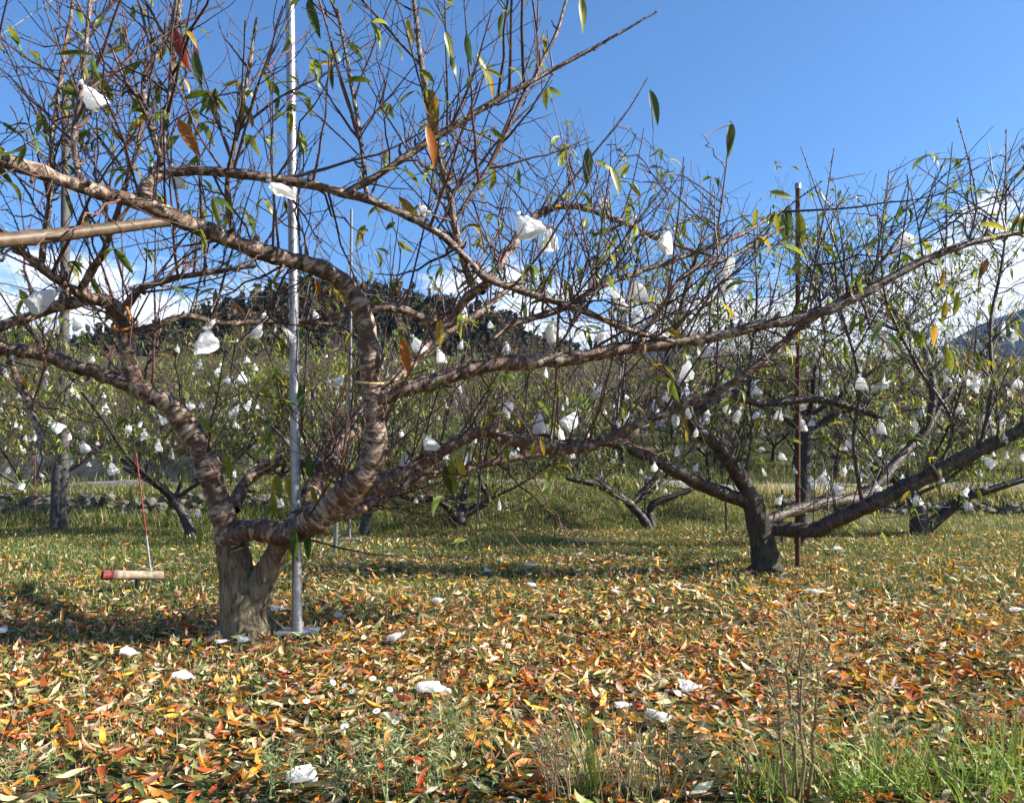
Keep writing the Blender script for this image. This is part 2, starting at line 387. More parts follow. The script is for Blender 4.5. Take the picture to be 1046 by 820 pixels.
# ---- hills and the mountain, real distances
def forest_mat(name, cols, sc):
    m, t, b, o = mat(name); v = coord(t); n = noise(t, v, sc, 8, .7); n2 = noise(t, v, sc * .12, 4, .6)
    c = mixc(t, ramp(t, n, [(.3, cols[0]), (.5, cols[1]), (.72, cols[2])]), ramp(t, n2, [(.35, (.6, .7, .6)), (.65, (1.25, 1.1, .9))]), 1.0, 'MULTIPLY')
    t.links.new(c, b.inputs['Base Color']); b.inputs['Roughness'].default_value = 1.0; b.inputs['Specular IOR Level'].default_value = 0
    bump(t, b, n, 1.0, 4.0 / sc if sc < 1 else .6); return m
def ridge(pts, D, x):
    px = np.array([p[0] for p in pts], float); pz = np.array([CAMZ + (480 - p[1]) / F * D for p in pts])
    return np.interp(x, (px - CX) / F * D, pz)
RA = [(-900, 350), (-400, 345), (-100, 338), (0, 350), (90, 362), (170, 350), (240, 326), (300, 308), (340, 303), (400, 309), (450, 317), (520, 340), (570, 366), (620, 388), (700, 400), (800, 414), (1000, 430), (1400, 440)]
def hillA(X, Y):
    top = ridge(RA, 150, X); t = sm(95, 150, Y) * (1 - .5 * sm(150, 230, Y))
    p = np.stack([X, Y, 0 * X], -1)
    return (5.5 + (top - 6) * t) + 1.1 * wob(p, 5, .12) * sm(95, 110, Y) - .5
grid_mesh('wooded_hill', np.arange(-260, 180, 2.0), np.arange(92, 232, 2.0), hillA, forest_mat('hill_forest_floor', ((.012, .016, .009), (.025, .03, .014), (.05, .045, .02)), .5))
RB = [(-800, 420), (100, 410), (500, 395), (560, 380), (620, 364), (650, 355), (690, 352), (720, 357), (770, 372), (820, 388), (880, 392), (930, 372), (975, 350), (1010, 332), (1046, 318), (1120, 288), (1250, 255), (1500, 300), (1900, 360)]
def hillB(X, Y):
    top = ridge(RB, 1500, X); t = sm(900, 1500, Y) * (1 - .6 * sm(1500, 2200, Y)); p = np.stack([X, Y, 0 * X], -1)
    return 5 + (top - 5) * t + (9 * wob(p, 8, .016) + 5 * wob(p, 9, .04)) * sm(900, 1000, Y) * (1 - .55 * sm(1300, 1500, Y))
grid_mesh('mountain', np.arange(-2500, 2600, 14.0), np.arange(880, 2220, 20.0), hillB, forest_mat('mountain_forest', ((.018, .026, .02), (.03, .038, .026), (.05, .055, .035)), .06))
# forest on the near hill: one mass of crowns
ico = np.array([(0, 0, 1)] + [(.894 * math.cos(a_), .894 * math.sin(a_), .447) for a_ in np.arange(5) * 2 * math.pi / 5] + [(.894 * math.cos(a_), .894 * math.sin(a_), -.447) for a_ in (np.arange(5) + .5) * 2 * math.pi / 5] + [(0, 0, -1)])
icof = np.array([(0, 1 + i, 1 + (i + 1) % 5) for i in range(5)] + [(1 + i, 6 + i, 1 + (i + 1) % 5) for i in range(5)] + [(1 + (i + 1) % 5, 6 + i, 6 + (i + 1) % 5) for i in range(5)] + [(11, 6 + (i + 1) % 5, 6 + i) for i in range(5)])
def subdiv(v, f):
    v = list(map(tuple, v)); mid = {}; nf = []
    def mp_(i, j):
        k = (min(i, j), max(i, j))
        if k not in mid:
            q = (np.array(v[i]) + v[j]) / 2; v.append(tuple(q / np.linalg.norm(q))); mid[k] = len(v) - 1
        return mid[k]
    for i, j, k in f:
        a_, b_, c_ = mp_(i, j), mp_(j, k), mp_(k, i); nf += [(i, a_, c_), (j, b_, a_), (k, c_, b_), (a_, b_, c_)]
    return np.array(v), np.array(nf)
ico2, ico2f = subdiv(ico, icof)
a = Acc(); n = 5600
fx = rng.uniform(-200, 60, n); fy = rng.uniform(97, 156, n); fz = hillA(fx, fy)
sc_ = rng.uniform(.8, 1.6, n); hgt = sc_ * rng.uniform(1.1, 2.2, n); conif = rng.random(n) < .6
pick = rng.random((n, 1)); cc = np.where(pick < .55, [[.024, .030, .018]], np.where(pick < .78, [[.050, .050, .024]], [[.10, .070, .035]])) * rng.uniform(.7, 1.3, (n, 1))
kq = 60; o_ = nrm(rng.normal(size=(n, kq, 3))); hh = rng.random((n, kq, 1))
rr_ = np.where(conif[:, None, None], (1 - hh) * .75 + .12, np.sqrt(np.clip(1 - (2 * hh - 1) ** 2, .05, 1)) * .8) * rng.uniform(.5, 1.15, (n, kq, 1))
ctr = np.concatenate([o_[..., :2] * rr_ * sc_[:, None, None], (hh * 2.2 - .4) * hgt[:, None, None]], -1) + np.stack([fx, fy, fz], -1)[:, None]
e1 = nrm(rng.normal(size=(n, kq, 3))); e2 = nrm(np.cross(e1, o_ + [0, 0, .6])); sz = (.42 * sc_[:, None, None]) * rng.uniform(.6, 1.3, (n, kq, 1))
V = np.stack([ctr - e1 * sz, ctr - e2 * sz * .6, ctr + e1 * sz, ctr + e2 * sz * .6], 2)
a.add(V.reshape(-1, 3), np.arange(n * kq * 4).reshape(-1, 4), np.repeat(cc, kq * 4, 0))
tag(a.obj('forest', leaf_mat('forest_crowns', .05, .9, .1, False), smooth=False), 'dark wooded hillside beyond the orchard', 'forest', kind='stuff')

# ------------------------------------------------------------------ trees
TWIGPTS = []          # (points, owner) for hanging the bags
LEAFCOL = np.array([(.13, .19, .035), (.20, .25, .045), (.28, .30, .05), (.38, .33, .055), (.08, .13, .03), (.46, .32, .06)])
def spawn(C, R, dens, lmin, lmax, rs, gen, up=.5, fwd=.5, r0=(.004, .0075), r1=.0018, npts=7, wig=.035, tmin=.1, curve=.15, minR=0, arch=1.0):
    """children along the curves C (list of (n,3)): dens per metre"""
    st = []; tg = []; pr = []
    for c, r in zip(C, R):
        seg = np.linalg.norm(np.diff(c, axis=0), axis=1); al = np.r_[0, np.cumsum(seg)]; Lc = al[-1]
        k = rs.poisson(dens * Lc)
        if k == 0: continue
        t = rs.uniform(tmin, 1, k) * Lc
        i = np.clip(np.searchsorted(al, t) - 1, 0, len(seg) - 1); f = ((t - al[i]) / np.maximum(seg[i], 1e-6))[:, None]
        st.append(c[i] * (1 - f) + c[i + 1] * f); tg.append(nrm(c[i + 1] - c[i])); pr.append(r[i])
    if not st: return np.zeros((0, npts, 3)), np.zeros((0, npts))
    st = np.concatenate(st); tg = np.concatenate(tg); pr = np.concatenate(pr); m = len(st)
    rv = rs.normal(size=(m, 3)); pp = nrm(rv - tg * np.sum(rv * tg, -1, keepdims=True))
    d = nrm(pp * 1.0 + np.array([0, 0, 1.]) * (up + rs.normal(0, .25, (m, 1))) + tg * fwd)
    Ln = rs.uniform(lmin, lmax, m) * rs.uniform(.6, 1, m)
    s = np.linspace(0, 1, npts)[None, :, None]
    side = nrm(rs.normal(size=(m, 3)))[:, None] * arch
    c = st[:, None] + d[:, None] * Ln[:, None, None] * s + (np.array([0, 0, 1.]) * curve + side * .14) * Ln[:, None, None] * s ** 2
    c = c + rs.normal(0, wig, (m, npts, 3)) * Ln[:, None, None] * .22 * np.minimum(s * 4, 1)
    ra = np.minimum(rs.uniform(r0[0], r0[1], m), pr * .8) * (.55 + .45 * Ln / lmax)
    r = ra[:, None] * (1 - s[..., 0]) + np.minimum(r1, ra)[:, None] * s[..., 0]
    return c, r
def resamp(C, R, n):
    s = np.linspace(0, 1, C.shape[1]); t = np.linspace(0, 1, n); i = np.clip(np.searchsorted(s, t) - 1, 0, len(s) - 2); f = (t - s[i]) / (s[i + 1] - s[i])
    return C[:, i] * (1 - f)[:, None] + C[:, i + 1] * f[:, None], R[:, i] * (1 - f) + R[:, i + 1] * f
def buds(acc, C, R, gap, rs, size, col):
    seg = np.linalg.norm(np.diff(C, axis=1), axis=-1); Lc = seg.sum(1); ks = (Lc / gap).astype(int)
    n = C.shape[1] - 1
    ii = np.repeat(np.arange(len(C)), ks)
    if len(ii) == 0: return
    t = rs.uniform(.03, .995, len(ii)) * n; j = np.minimum(t.astype(int), n - 1); f = (t - j)[:, None]
    p = C[ii, j] * (1 - f) + C[ii, j + 1] * f; tg = nrm(C[ii, j + 1] - C[ii, j]); r = R[ii, j]
    rv = rs.normal(size=p.shape); q = nrm(rv - tg * np.sum(rv * tg, -1, keepdims=True)); w = np.cross(tg, q)
    s = size * rs.uniform(.6, 1.4, len(p))[:, None]
    base = p + q * r[:, None] * .5; tip = p + q * (r[:, None] + s * .8) + tg * s * .9
    V = np.stack([base - tg * s * .45, base + w * s * .38, base + tg * s * .45, base - w * s * .38, tip], 1)
    m = len(p); o = (np.arange(m) * 5)[:, None, None]
    acc.add(V.reshape(-1, 3), (np.array([(0, 1, 4), (1, 2, 4), (2, 3, 4), (3, 0, 4)])[None] + o).reshape(-1, 3), np.asarray(col))
def hang_leaves(acc, p, rs, cols, Lr=(.09, .15), ns=5, droop=1.0, base=None):
    m = len(p); az = rs.uniform(0, 6.28, m)
    out = np.stack([np.cos(az), np.sin(az), rs.uniform(-1.3, .35, m)], -1)
    up = np.stack([-np.cos(az) * .2, -np.sin(az) * .2, np.ones(m)], -1) + rs.normal(0, .3, (m, 3))
    Ln = rs.uniform(*Lr, m)
    leaves(acc, p, out, up, Ln, Ln * rs.uniform(.2, .27, m), rs.uniform(.3, 1.7, m) * droop, rs.uniform(.1, .6, m), cols, ns, twist=rs.normal(0, .7, m))
REDTW = np.array([.105, .043, .029]); GREYTW = np.array([.05, .034, .028]); DARKTW = np.array([.028, .020, .017])
def cull(C, R, keep): return C[keep], R[keep]
def silhouette(px):
    return np.interp(px, [-500, 520, 575, 640, 700, 760, 830, 900, 1000, 1100], [-400, -400, 90, 118, 150, 185, 190, 190, 135, 120])
def prune(C, R, slack=0.0, rs=None):
    x, y, z = proj(C); lim = silhouette(x) + (rs.uniform(-25, 22, (len(C), 1)) if rs is not None else 0)
    bad = (y < lim) | (z < 2.1) | (C[..., 2] < .22 + 0 * z)
    return C[~bad.any(1)], R[~bad.any(1)]

def dress(root, limbs, rs, d1=8, d1b=0, d1u=0, d2=9, d3=4, buds_on=True, thick=1.0, leafp=.3, len1=(.3, 1.1), len2=(.12, .5), kfine=4, col=(REDTW, GREYTW), leafmul=1.0, prn=True, leafns=4, leafL=(.09, .15)):
    """twigs and leaves on a list of (curve, radii)"""
    C = [c for c, r in limbs]; R = [r for c, r in limbs]
    c1, r1 = spawn(C, R, d1, *len1, rs, 1, up=.75, fwd=.35, r0=(.0045, .0085), r1=.002, npts=8, curve=.18, tmin=.12)
    if d1b:                                       # arching, crooked laterals that spread sideways
        e1, q1 = spawn(C, R, d1b, .35, 1.15, rs, 1, up=.12, fwd=.5, r0=(.0035, .0065), r1=.0016, npts=8, curve=-.08, tmin=.12, wig=.11, arch=1.9)
        c1 = np.concatenate([c1, e1]); r1 = np.concatenate([r1, q1])
    if d1u:                                       # straight upright water shoots
        e1, q1 = spawn(C, R, d1u, .6, 1.5, rs, 1, up=1.5, fwd=.25, r0=(.0052, .0078), r1=.0015, npts=8, curve=.05, tmin=.1, wig=.018, arch=.8)
        c1 = np.concatenate([c1, e1]); r1 = np.concatenate([r1, q1])
    if prn: c1, r1 = prune(c1, r1, rs=rs)
    c2, r2 = spawn(list(c1), list(r1), d2, *len2, rs, 2, up=.35, fwd=.9, r0=(.0024, .004), r1=.0013, npts=6, curve=.06, wig=.07, arch=1.5)
    c2b, r2b = spawn(C, R, d1 * .7, .1, .4, rs, 2, up=.2, fwd=.5, r0=(.0024, .0042), r1=.0013, npts=6, curve=.05, tmin=.05)
    c2 = np.concatenate([c2, c2b]); r2 = np.concatenate([r2, r2b])
    if prn: c2, r2 = prune(c2, r2, rs=rs)
    r1 = r1 * thick; r2 = r2 * thick
    acc = Acc()
    def cols(m):
        f = rs.random((m, 1)); return (col[0] * f + col[1] * (1 - f)) * rs.uniform(.45, 1.6, (m, 1))
    tubes(acc, c1, r1, kfine + 1, cols(len(c1))); tubes(acc, c2, r2, kfine, cols(len(c2)))
    pts = [c1[:, 2:].reshape(-1, 3), c2.reshape(-1, 3)]
    tips = [c2[:, -1], c2[:, 4]]
    if d3:
        c3, r3 = spawn(list(c2), list(r2), d3, .04, .22, rs, 3, up=.15, fwd=.8, r0=(.0014, .002), r1=.0009, npts=4, curve=0)
        if prn: c3, r3 = prune(c3, r3, rs=rs)
        tubes(acc, c3, r3, 3, cols(len(c3))); tips.append(c3[:, -1])
    if buds_on:
        buds(acc, c1, r1, .022, rs, .008, col[1]); buds(acc, c2, r2, .028, rs, .0055, col[1])
    tw = acc.obj('twigs', M_TWIG, root, usebark=False); tw['kind'] = 'stuff'
    tp = np.concatenate(tips); tp = tp[rs.random(len(tp)) < leafp]
    reps = rs.integers(1, 4, len(tp)); lp = np.repeat(tp, reps, 0)
    if len(lp):
        la = Acc(); cc_ = LEAFCOL[rs.choice(len(LEAFCOL), len(lp), p=[.3, .28, .2, .09, .1, .03])] * rs.uniform(.75, 1.3, (len(lp), 1)) * leafmul
        hang_leaves(la, lp, rs, cc_, leafL, leafns); lo = la.obj('leaves', M_LEAF, root); lo['kind'] = 'stuff'
    return np.concatenate(pts)
def px_limb(pts):
    p = np.array([P(x, y, D) for x, y, D, r in pts]); return p, np.array([r * D / F for x, y, D, r in pts])
def limb_obj(root, path, m, k=12, name='limb', lump=.09, seed=0):
    a_ = Acc(); c, r = path
    if k >= 9:
        rk = np.random.default_rng(seed + 3000); al = np.r_[0, np.cumsum(np.linalg.norm(np.diff(c, axis=0), axis=1))]
        r = r * (1 + .07 * np.sin(al * 21 + rk.uniform(0, 6)) + .06 * np.sin(al * 47 + rk.uniform(0, 6)))
        for kk in rk.choice(np.arange(2, len(c) - 2), min(len(c) // 7, int(al[-1] * 5)), replace=False):       # pruned spurs
            t_ = nrm(c[kk + 1] - c[kk]); q_ = rk.normal(size=3); q_ = nrm(q_ - t_ * (q_ @ t_) + [0, 0, .4]); l_ = rk.uniform(.02, .06)
            tube1(a_, [c[kk], c[kk] + q_ * (r[kk] + l_ * .5), c[kk] + q_ * (r[kk] + l_) + t_ * l_ * .4], np.array([.6, .42, .3]) * min(r[kk], .028), 6, cap=True)
    tubes(a_, c[None], r[None], k, None, lump=lump, seed=seed)
    e = a_.n; tip = c[-1] + (c[-1] - c[-2]) * .6           # close the end
    ring = np.arange(e - k, e); a_.add([tip], np.zeros((0, 3), int)); a_.f[3].append(np.array([(ring[i], ring[(i + 1) % k], e) for i in range(k)]))
    return a_.obj(name, m, root, usecol=False)
def fused(root, name, paths, m, voxel, lump=.1):
    """several tubes grown together into one skin (voxel remesh)"""
    a_ = Acc()
    b0 = paths[0][0][2]; rr = paths[0][1][2] * .8; rk = np.random.default_rng(17)
    for kk in range(6):                           # root flare
        az = kk * 1.047 + rk.normal(0, .2); d_ = np.array([math.cos(az), math.sin(az), 0]); q_ = np.array([b0[0], b0[1], 0])
        paths = paths + [(np.array([q_ + d_ * rr * .25 + [0, 0, rr * 1.1], q_ + d_ * rr * .8 + [0, 0, rr * .4], q_ + d_ * rr * 1.5 + [0, 0, .0], q_ + d_ * rr * 2.0 + [0, 0, -.05]]), rr * np.array([.5, .5, .36, .2]))]
    for i, (c, r) in enumerate(paths): tubes(a_, c[None], r[None], 18, None, lump=lump, seed=40 + i, cap=True)
    o = a_.obj(name, m, root, usecol=False, usebark=False)
    md = o.modifiers.new('skin', 'REMESH'); md.mode = 'VOXEL'; md.voxel_size = voxel; md.use_smooth_shade = True
    s_ = o.modifiers.new('relax', 'SMOOTH'); s_.iterations = 2; s_.factor = .5
    return o

# ---------- the big tree beside the steel pole
b1 = P(252, 652, 5.05)
T1 = thing('peach_tree', (b1[0], b1[1], 0), 'large bare peach tree with forked scaly trunk beside the galvanised pole', 'tree', 'peach trees in the orchard')
trunkA = smooth_path(*px_limb([(253, 672, 5.05, 38), (252, 655, 5.05, 28), (251, 636, 5.05, 24), (249, 612, 5.04, 23), (243, 588, 5.03, 18), (237, 560, 5.02, 15), (230, 532, 5.0, 10)]))
trunkB = smooth_path(*px_limb([(260, 612, 5.03, 16), (271, 588, 4.98, 13), (282, 567, 4.94, 11.5), (289, 548, 4.88, 11), (296, 543, 4.85, 10)]))
fused(T1, 'trunk', [trunkA, trunkB], M_TRUNK, .009, .17)
LIMBS1 = [
 [(240, 562, 5.02, 17), (231, 536, 5.0, 15.2), (219, 500, 4.98, 14.2), (206, 460, 4.95, 14), (188, 430, 4.92, 13.5), (166, 409, 4.88, 11.5), (146, 399, 4.85, 10.5), (135, 383, 4.82, 10), (130, 355, 4.8, 10), (126, 330, 4.78, 9.8), (118, 315, 4.76, 9.5), (100, 306, 4.72, 8), (60, 312, 4.65, 6.8), (20, 326, 4.55, 6.5), (-40, 345, 4.4, 6)],
 [(226, 556, 5.0, 12), (240, 545, 4.96, 13.5), (258, 541, 4.92, 13.8), (276, 543, 4.88, 14), (296, 545, 4.85, 14.5), (320, 532, 4.8, 16), (350, 508, 4.75, 17), (371, 486, 4.7, 16.5), (382, 462, 4.68, 14.5), (384, 430, 4.65, 12.8), (380, 395, 4.62, 12.8), (376, 350, 4.58, 12.8), (370, 318, 4.55, 12), (352, 290, 4.5, 11.5), (325, 273, 4.42, 11), (290, 263, 4.35, 10.5), (250, 252, 4.25, 10), (215, 237, 4.15, 10.5), (188, 226, 4.05, 10.5), (160, 214, 3.95, 10.5), (120, 202, 3.8, 8.8), (80, 190, 3.65, 8.8), (40, 176, 3.5, 9), (0, 163, 3.35, 9.5), (-60, 145, 3.15, 10)],
 [(378, 412, 4.63, 9), (395, 404, 4.63, 10), (430, 392, 4.65, 10.3), (470, 381, 4.68, 9.3), (505, 372, 4.7, 9.3), (545, 370, 4.75, 8.8), (590, 365, 4.8, 8.3), (640, 355, 4.85, 8), (690, 350, 4.9, 7.3), (740, 342, 4.95, 6.3), (790, 330, 5.0, 6), (830, 322, 5.0, 6), (865, 308, 5.0, 5.8), (900, 290, 5.0, 5.4), (940, 268, 5.0, 4.8), (990, 248, 5.0, 4.2), (1046, 236, 5.0, 3.6), (1110, 225, 5.0, 2.5)],
 [(345, 518, 4.8, 10), (380, 497, 4.95, 9.5), (420, 478, 5.1, 8.5), (450, 462, 5.15, 8), (475, 446, 5.2, 7.5), (498, 440, 5.2, 7.8), (520, 448, 5.2, 7.8), (550, 457, 5.2, 7.6), (585, 458, 5.2, 7.2), (620, 448, 5.2, 6), (655, 432, 5.2, 5), (700, 414, 5.2, 4.6), (745, 393, 5.2, 4.6), (775, 370, 5.2, 4.4), (812, 340, 5.2, 4), (850, 312, 5.2, 3.2), (890, 280, 5.2, 2.4), (920, 240, 5.2, 1.6)],
 [(335, 528, 4.9, 9), (365, 520, 5.1, 8), (400, 505, 5.3, 7), (430, 487, 5.4, 6), (470, 480, 5.5, 5), (520, 468, 5.6, 4), (570, 462, 5.7, 3)],
 [(298, 542, 4.95, 11), (316, 507, 5.2, 12), (335, 470, 5.5, 12), (358, 440, 5.8, 11), (380, 412, 6.0, 10), (408, 384, 6.2, 8.5), (440, 350, 6.4, 6.5), (480, 325, 6.6, 4.5), (520, 295, 6.8, 3)],
 [(238, 520, 5.03, 8), (249, 496, 5.15, 8), (265, 480, 5.2, 7.5), (290, 471, 5.2, 6), (320, 474, 5.15, 5), (345, 482, 5.0, 4.5), (358, 497, 4.8, 4.5)],
 [(170, 414, 4.95, 8.5), (140, 398, 5.1, 9.5), (105, 382, 5.1, 9.5), (70, 372, 5.1, 8.8), (30, 360, 5.05, 8.5), (-40, 350, 5.0, 8)],
 [(166, 220, 3.97, 8.5), (153, 209, 3.93, 8.5), (149, 193, 3.95, 8), (161, 181, 4.0, 7.5), (182, 175, 4.05, 6.3), (210, 175, 4.1, 6.3), (260, 180, 4.15, 6.3), (310, 186, 4.2, 6), (350, 196, 4.25, 6), (385, 207, 4.3, 5.4), (420, 222, 4.35, 4.8), (455, 243, 4.4, 4.4), (478, 265, 4.45, 4.4), (498, 285, 4.5, 4.8), (540, 300, 4.6, 4.8), (590, 315, 4.7, 4.4), (640, 337, 4.8, 4), (690, 349, 4.88, 3.6)],
 [(352, 197, 4.25, 4.8), (385, 180, 4.28, 4.5), (430, 150, 4.3, 4.5), (470, 125, 4.32, 4.3), (510, 100, 4.35, 4.2), (540, 84, 4.35, 3.3), (590, 58, 4.4, 2.5), (630, 36, 4.4, 1.7), (672, 12, 4.4, .8)],
 [(482, 292, 4.5, 4.8), (470, 255, 4.45, 4.4), (462, 215, 4.4, 4.2), (452, 170, 4.4, 4), (440, 120, 4.35, 3.7), (430, 60, 4.3, 3.4), (420, -20, 4.3, 2.8)],
 [(374, 316, 4.55, 6), (400, 314, 4.6, 6), (425, 322, 4.65, 6), (448, 335, 4.7, 5.8), (460, 328, 4.7, 5.4), (475, 307, 4.65, 5.8), (498, 289, 4.58, 5)],
 [(500, 373, 4.7, 5), (503, 350, 4.72, 5), (515, 335, 4.75, 4.5), (545, 325, 4.8, 4.4), (575, 315, 4.85, 4), (610, 295, 4.95, 3.7), (655, 277, 5.1, 3.4), (700, 262, 5.2, 3.2), (750, 243, 5.3, 2.7), (800, 215, 5.4, 1.8)],
 [(98, 306, 4.7, 6.5), (75, 296, 4.6, 6), (40, 272, 4.4, 5.5), (0, 238, 4.2, 5), (-40, 200, 4.0, 5)],
 [(80, 300, 4.64, 6), (92, 280, 4.6, 5.2), (103, 262, 4.55, 4.6), (112, 240, 4.5, 3.8), (125, 200, 4.5, 3.2), (140, 150, 4.5, 2.6), (148, 100, 4.5, 2)],
 [(124, 322, 4.77, 6), (135, 305, 4.75, 5), (150, 292, 4.7, 4.5), (175, 285, 4.7, 4), (215, 278, 4.7, 3.4), (260, 272, 4.7, 2.4)],
 [(130, 340, 4.77, 5), (160, 333, 4.8, 4.5), (190, 322, 4.85, 4), (230, 331, 4.95, 3.6), (300, 328, 5.1, 3), (350, 333, 5.2, 2.4)],
 [(10, 362, 5.05, 4.5), (18, 388, 5.0, 4), (28, 412, 4.95, 4.2), (40, 440, 4.9, 3.8), (43, 466, 4.85, 2.8)],
 [(42, 272, 4.4, 4), (50, 205, 4.4, 3.6), (55, 130, 4.4, 3), (68, 45, 4.4, 2.6), (78, -25, 4.4, 2.2)],
 [(160, 182, 4.0, 4.2), (168, 140, 4.0, 3.7), (174, 85, 4.0, 3.3), (183, 10, 4.0, 2.8), (187, -35, 4.0, 2.4)],
 [(166, 168, 3.98, 4), (152, 125, 3.95, 3.6), (146, 85, 3.95, 3.3), (160, 55, 3.95, 3), (175, 28, 3.95, 2.6), (184, -20, 3.9, 2.2)],
 [(82, 192, 3.66, 3.8), (76, 140, 3.66, 3.3), (86, 70, 3.66, 2.8), (94, -20, 3.66, 2.4)],
 [(492, 298, 4.75, 5), (520, 256, 5.4, 5), (545, 223, 5.8, 5), (570, 212, 5.8, 4.6), (600, 214, 5.8, 4), (640, 229, 5.8, 3.4), (680, 247, 5.8, 2.8), (730, 262, 5.8, 2)],
 [(545, 83, 4.35, 3), (555, 60, 4.35, 2.6), (570, 30, 4.35, 2.2), (585, -30, 4.35, 1.6)],
 [(465, 225, 4.42, 3), (505, 160, 4.4, 2.6), (528, 110, 4.38, 2.4), (541, 84, 4.36, 2.0)],
 [(375, 205, 4.3, 3), (368, 140, 4.3, 2.6), (358, 80, 4.3, 2.3), (345, 10, 4.3, 2)],
 [(240, 250, 4.22, 4), (232, 190, 4.2, 3.2), (246, 120, 4.2, 2.7), (262, 20, 4.2, 2)],
 [(645, 357, 4.86, 4), (672, 320, 4.8, 3.4), (700, 280, 4.8, 3), (745, 262, 4.85, 2.6), (800, 232, 4.9, 2)],
]
SHOOTS1 = [[(556, 222, 5.75, 2.6), (600, 165, 5.7, 2.1), (640, 115, 5.7, 1.5), (662, 79, 5.7, .8)], [(728, 264, 5.75, 2), (738, 200, 5.7, 1.6), (747, 124, 5.7, .8)],
 [(990, 248, 5, 2), (997, 200, 5, 1.5), (978, 120, 5, .7)], [(1014, 242, 5, 1.8), (1026, 190, 5, 1.3), (1028, 132, 5, .7)], [(890, 294, 5, 2), (898, 250, 5, 1.5), (908, 176, 5, .7)], [(943, 266, 5, 1.8), (936, 220, 5, 1.2), (926, 178, 5, .7)],
 [(870, 305, 5, 2), (850, 240, 5, 1.4), (818, 150, 5, .7)], [(822, 324, 5, 2), (838, 240, 5, 1.4), (852, 152, 5, .7)], [(690, 350, 4.9, 2.6), (735, 290, 4.95, 2.1), (790, 225, 5, 1.6), (840, 185, 5, .8)], [(560, 370, 4.75, 2.6), (600, 310, 4.8, 2), (650, 245, 4.85, 1.5), (700, 170, 4.9, .8)]]
limbs1 = []
rs1 = np.random.default_rng(3)
for i, Lm in enumerate(LIMBS1):
    c, r = smooth_path(*px_limb(Lm), step=.025); r = r * .84
    c = c + (np.stack([wob(c, 70 + i, 9), wob(c, 170 + i, 9), wob(c, 270 + i, 9)], -1) * np.minimum(r * .35, .008)[:, None]) * sm(0, .3, np.linspace(0, 1, len(c)))[:, None]
    limb_obj(T1, (c, r), M_BARK, 16 if r.max() > .04 else 9, lump=.13, seed=i); limbs1.append((c, r))
for i, Lm in enumerate(SHOOTS1):
    c, r = smooth_path(*px_limb(Lm), step=.03); r = r * .62; sh = Acc(); tubes(sh, c[None], r[None], 6, [GREYTW * 1.3]); buds(sh, c[None], r[None], .013, rs1, .011, GREYTW * 1.2)
    sh.obj('shoot', M_TWIG, T1, usebark=False); limbs1.append((c, r))
bd = Acc()
for i in (9, 10, 18, 19, 20, 21, 23, 24, 25, 26): buds(bd, limbs1[i][0][None], limbs1[i][1][None], .012, rs1, .012, GREYTW * 1.3)
bd.obj('buds', M_TWIG, T1, usebark=False)['kind'] = 'stuff'
tp1 = dress(T1, limbs1, rs1, d1=5, d1b=3.4, d1u=3.2, d2=5.4, d3=2.2, leafp=.085, len1=(.25, 1.3), thick=1.5, leafL=(.11, .17), leafns=5)
TWIGPTS.append(tp1)

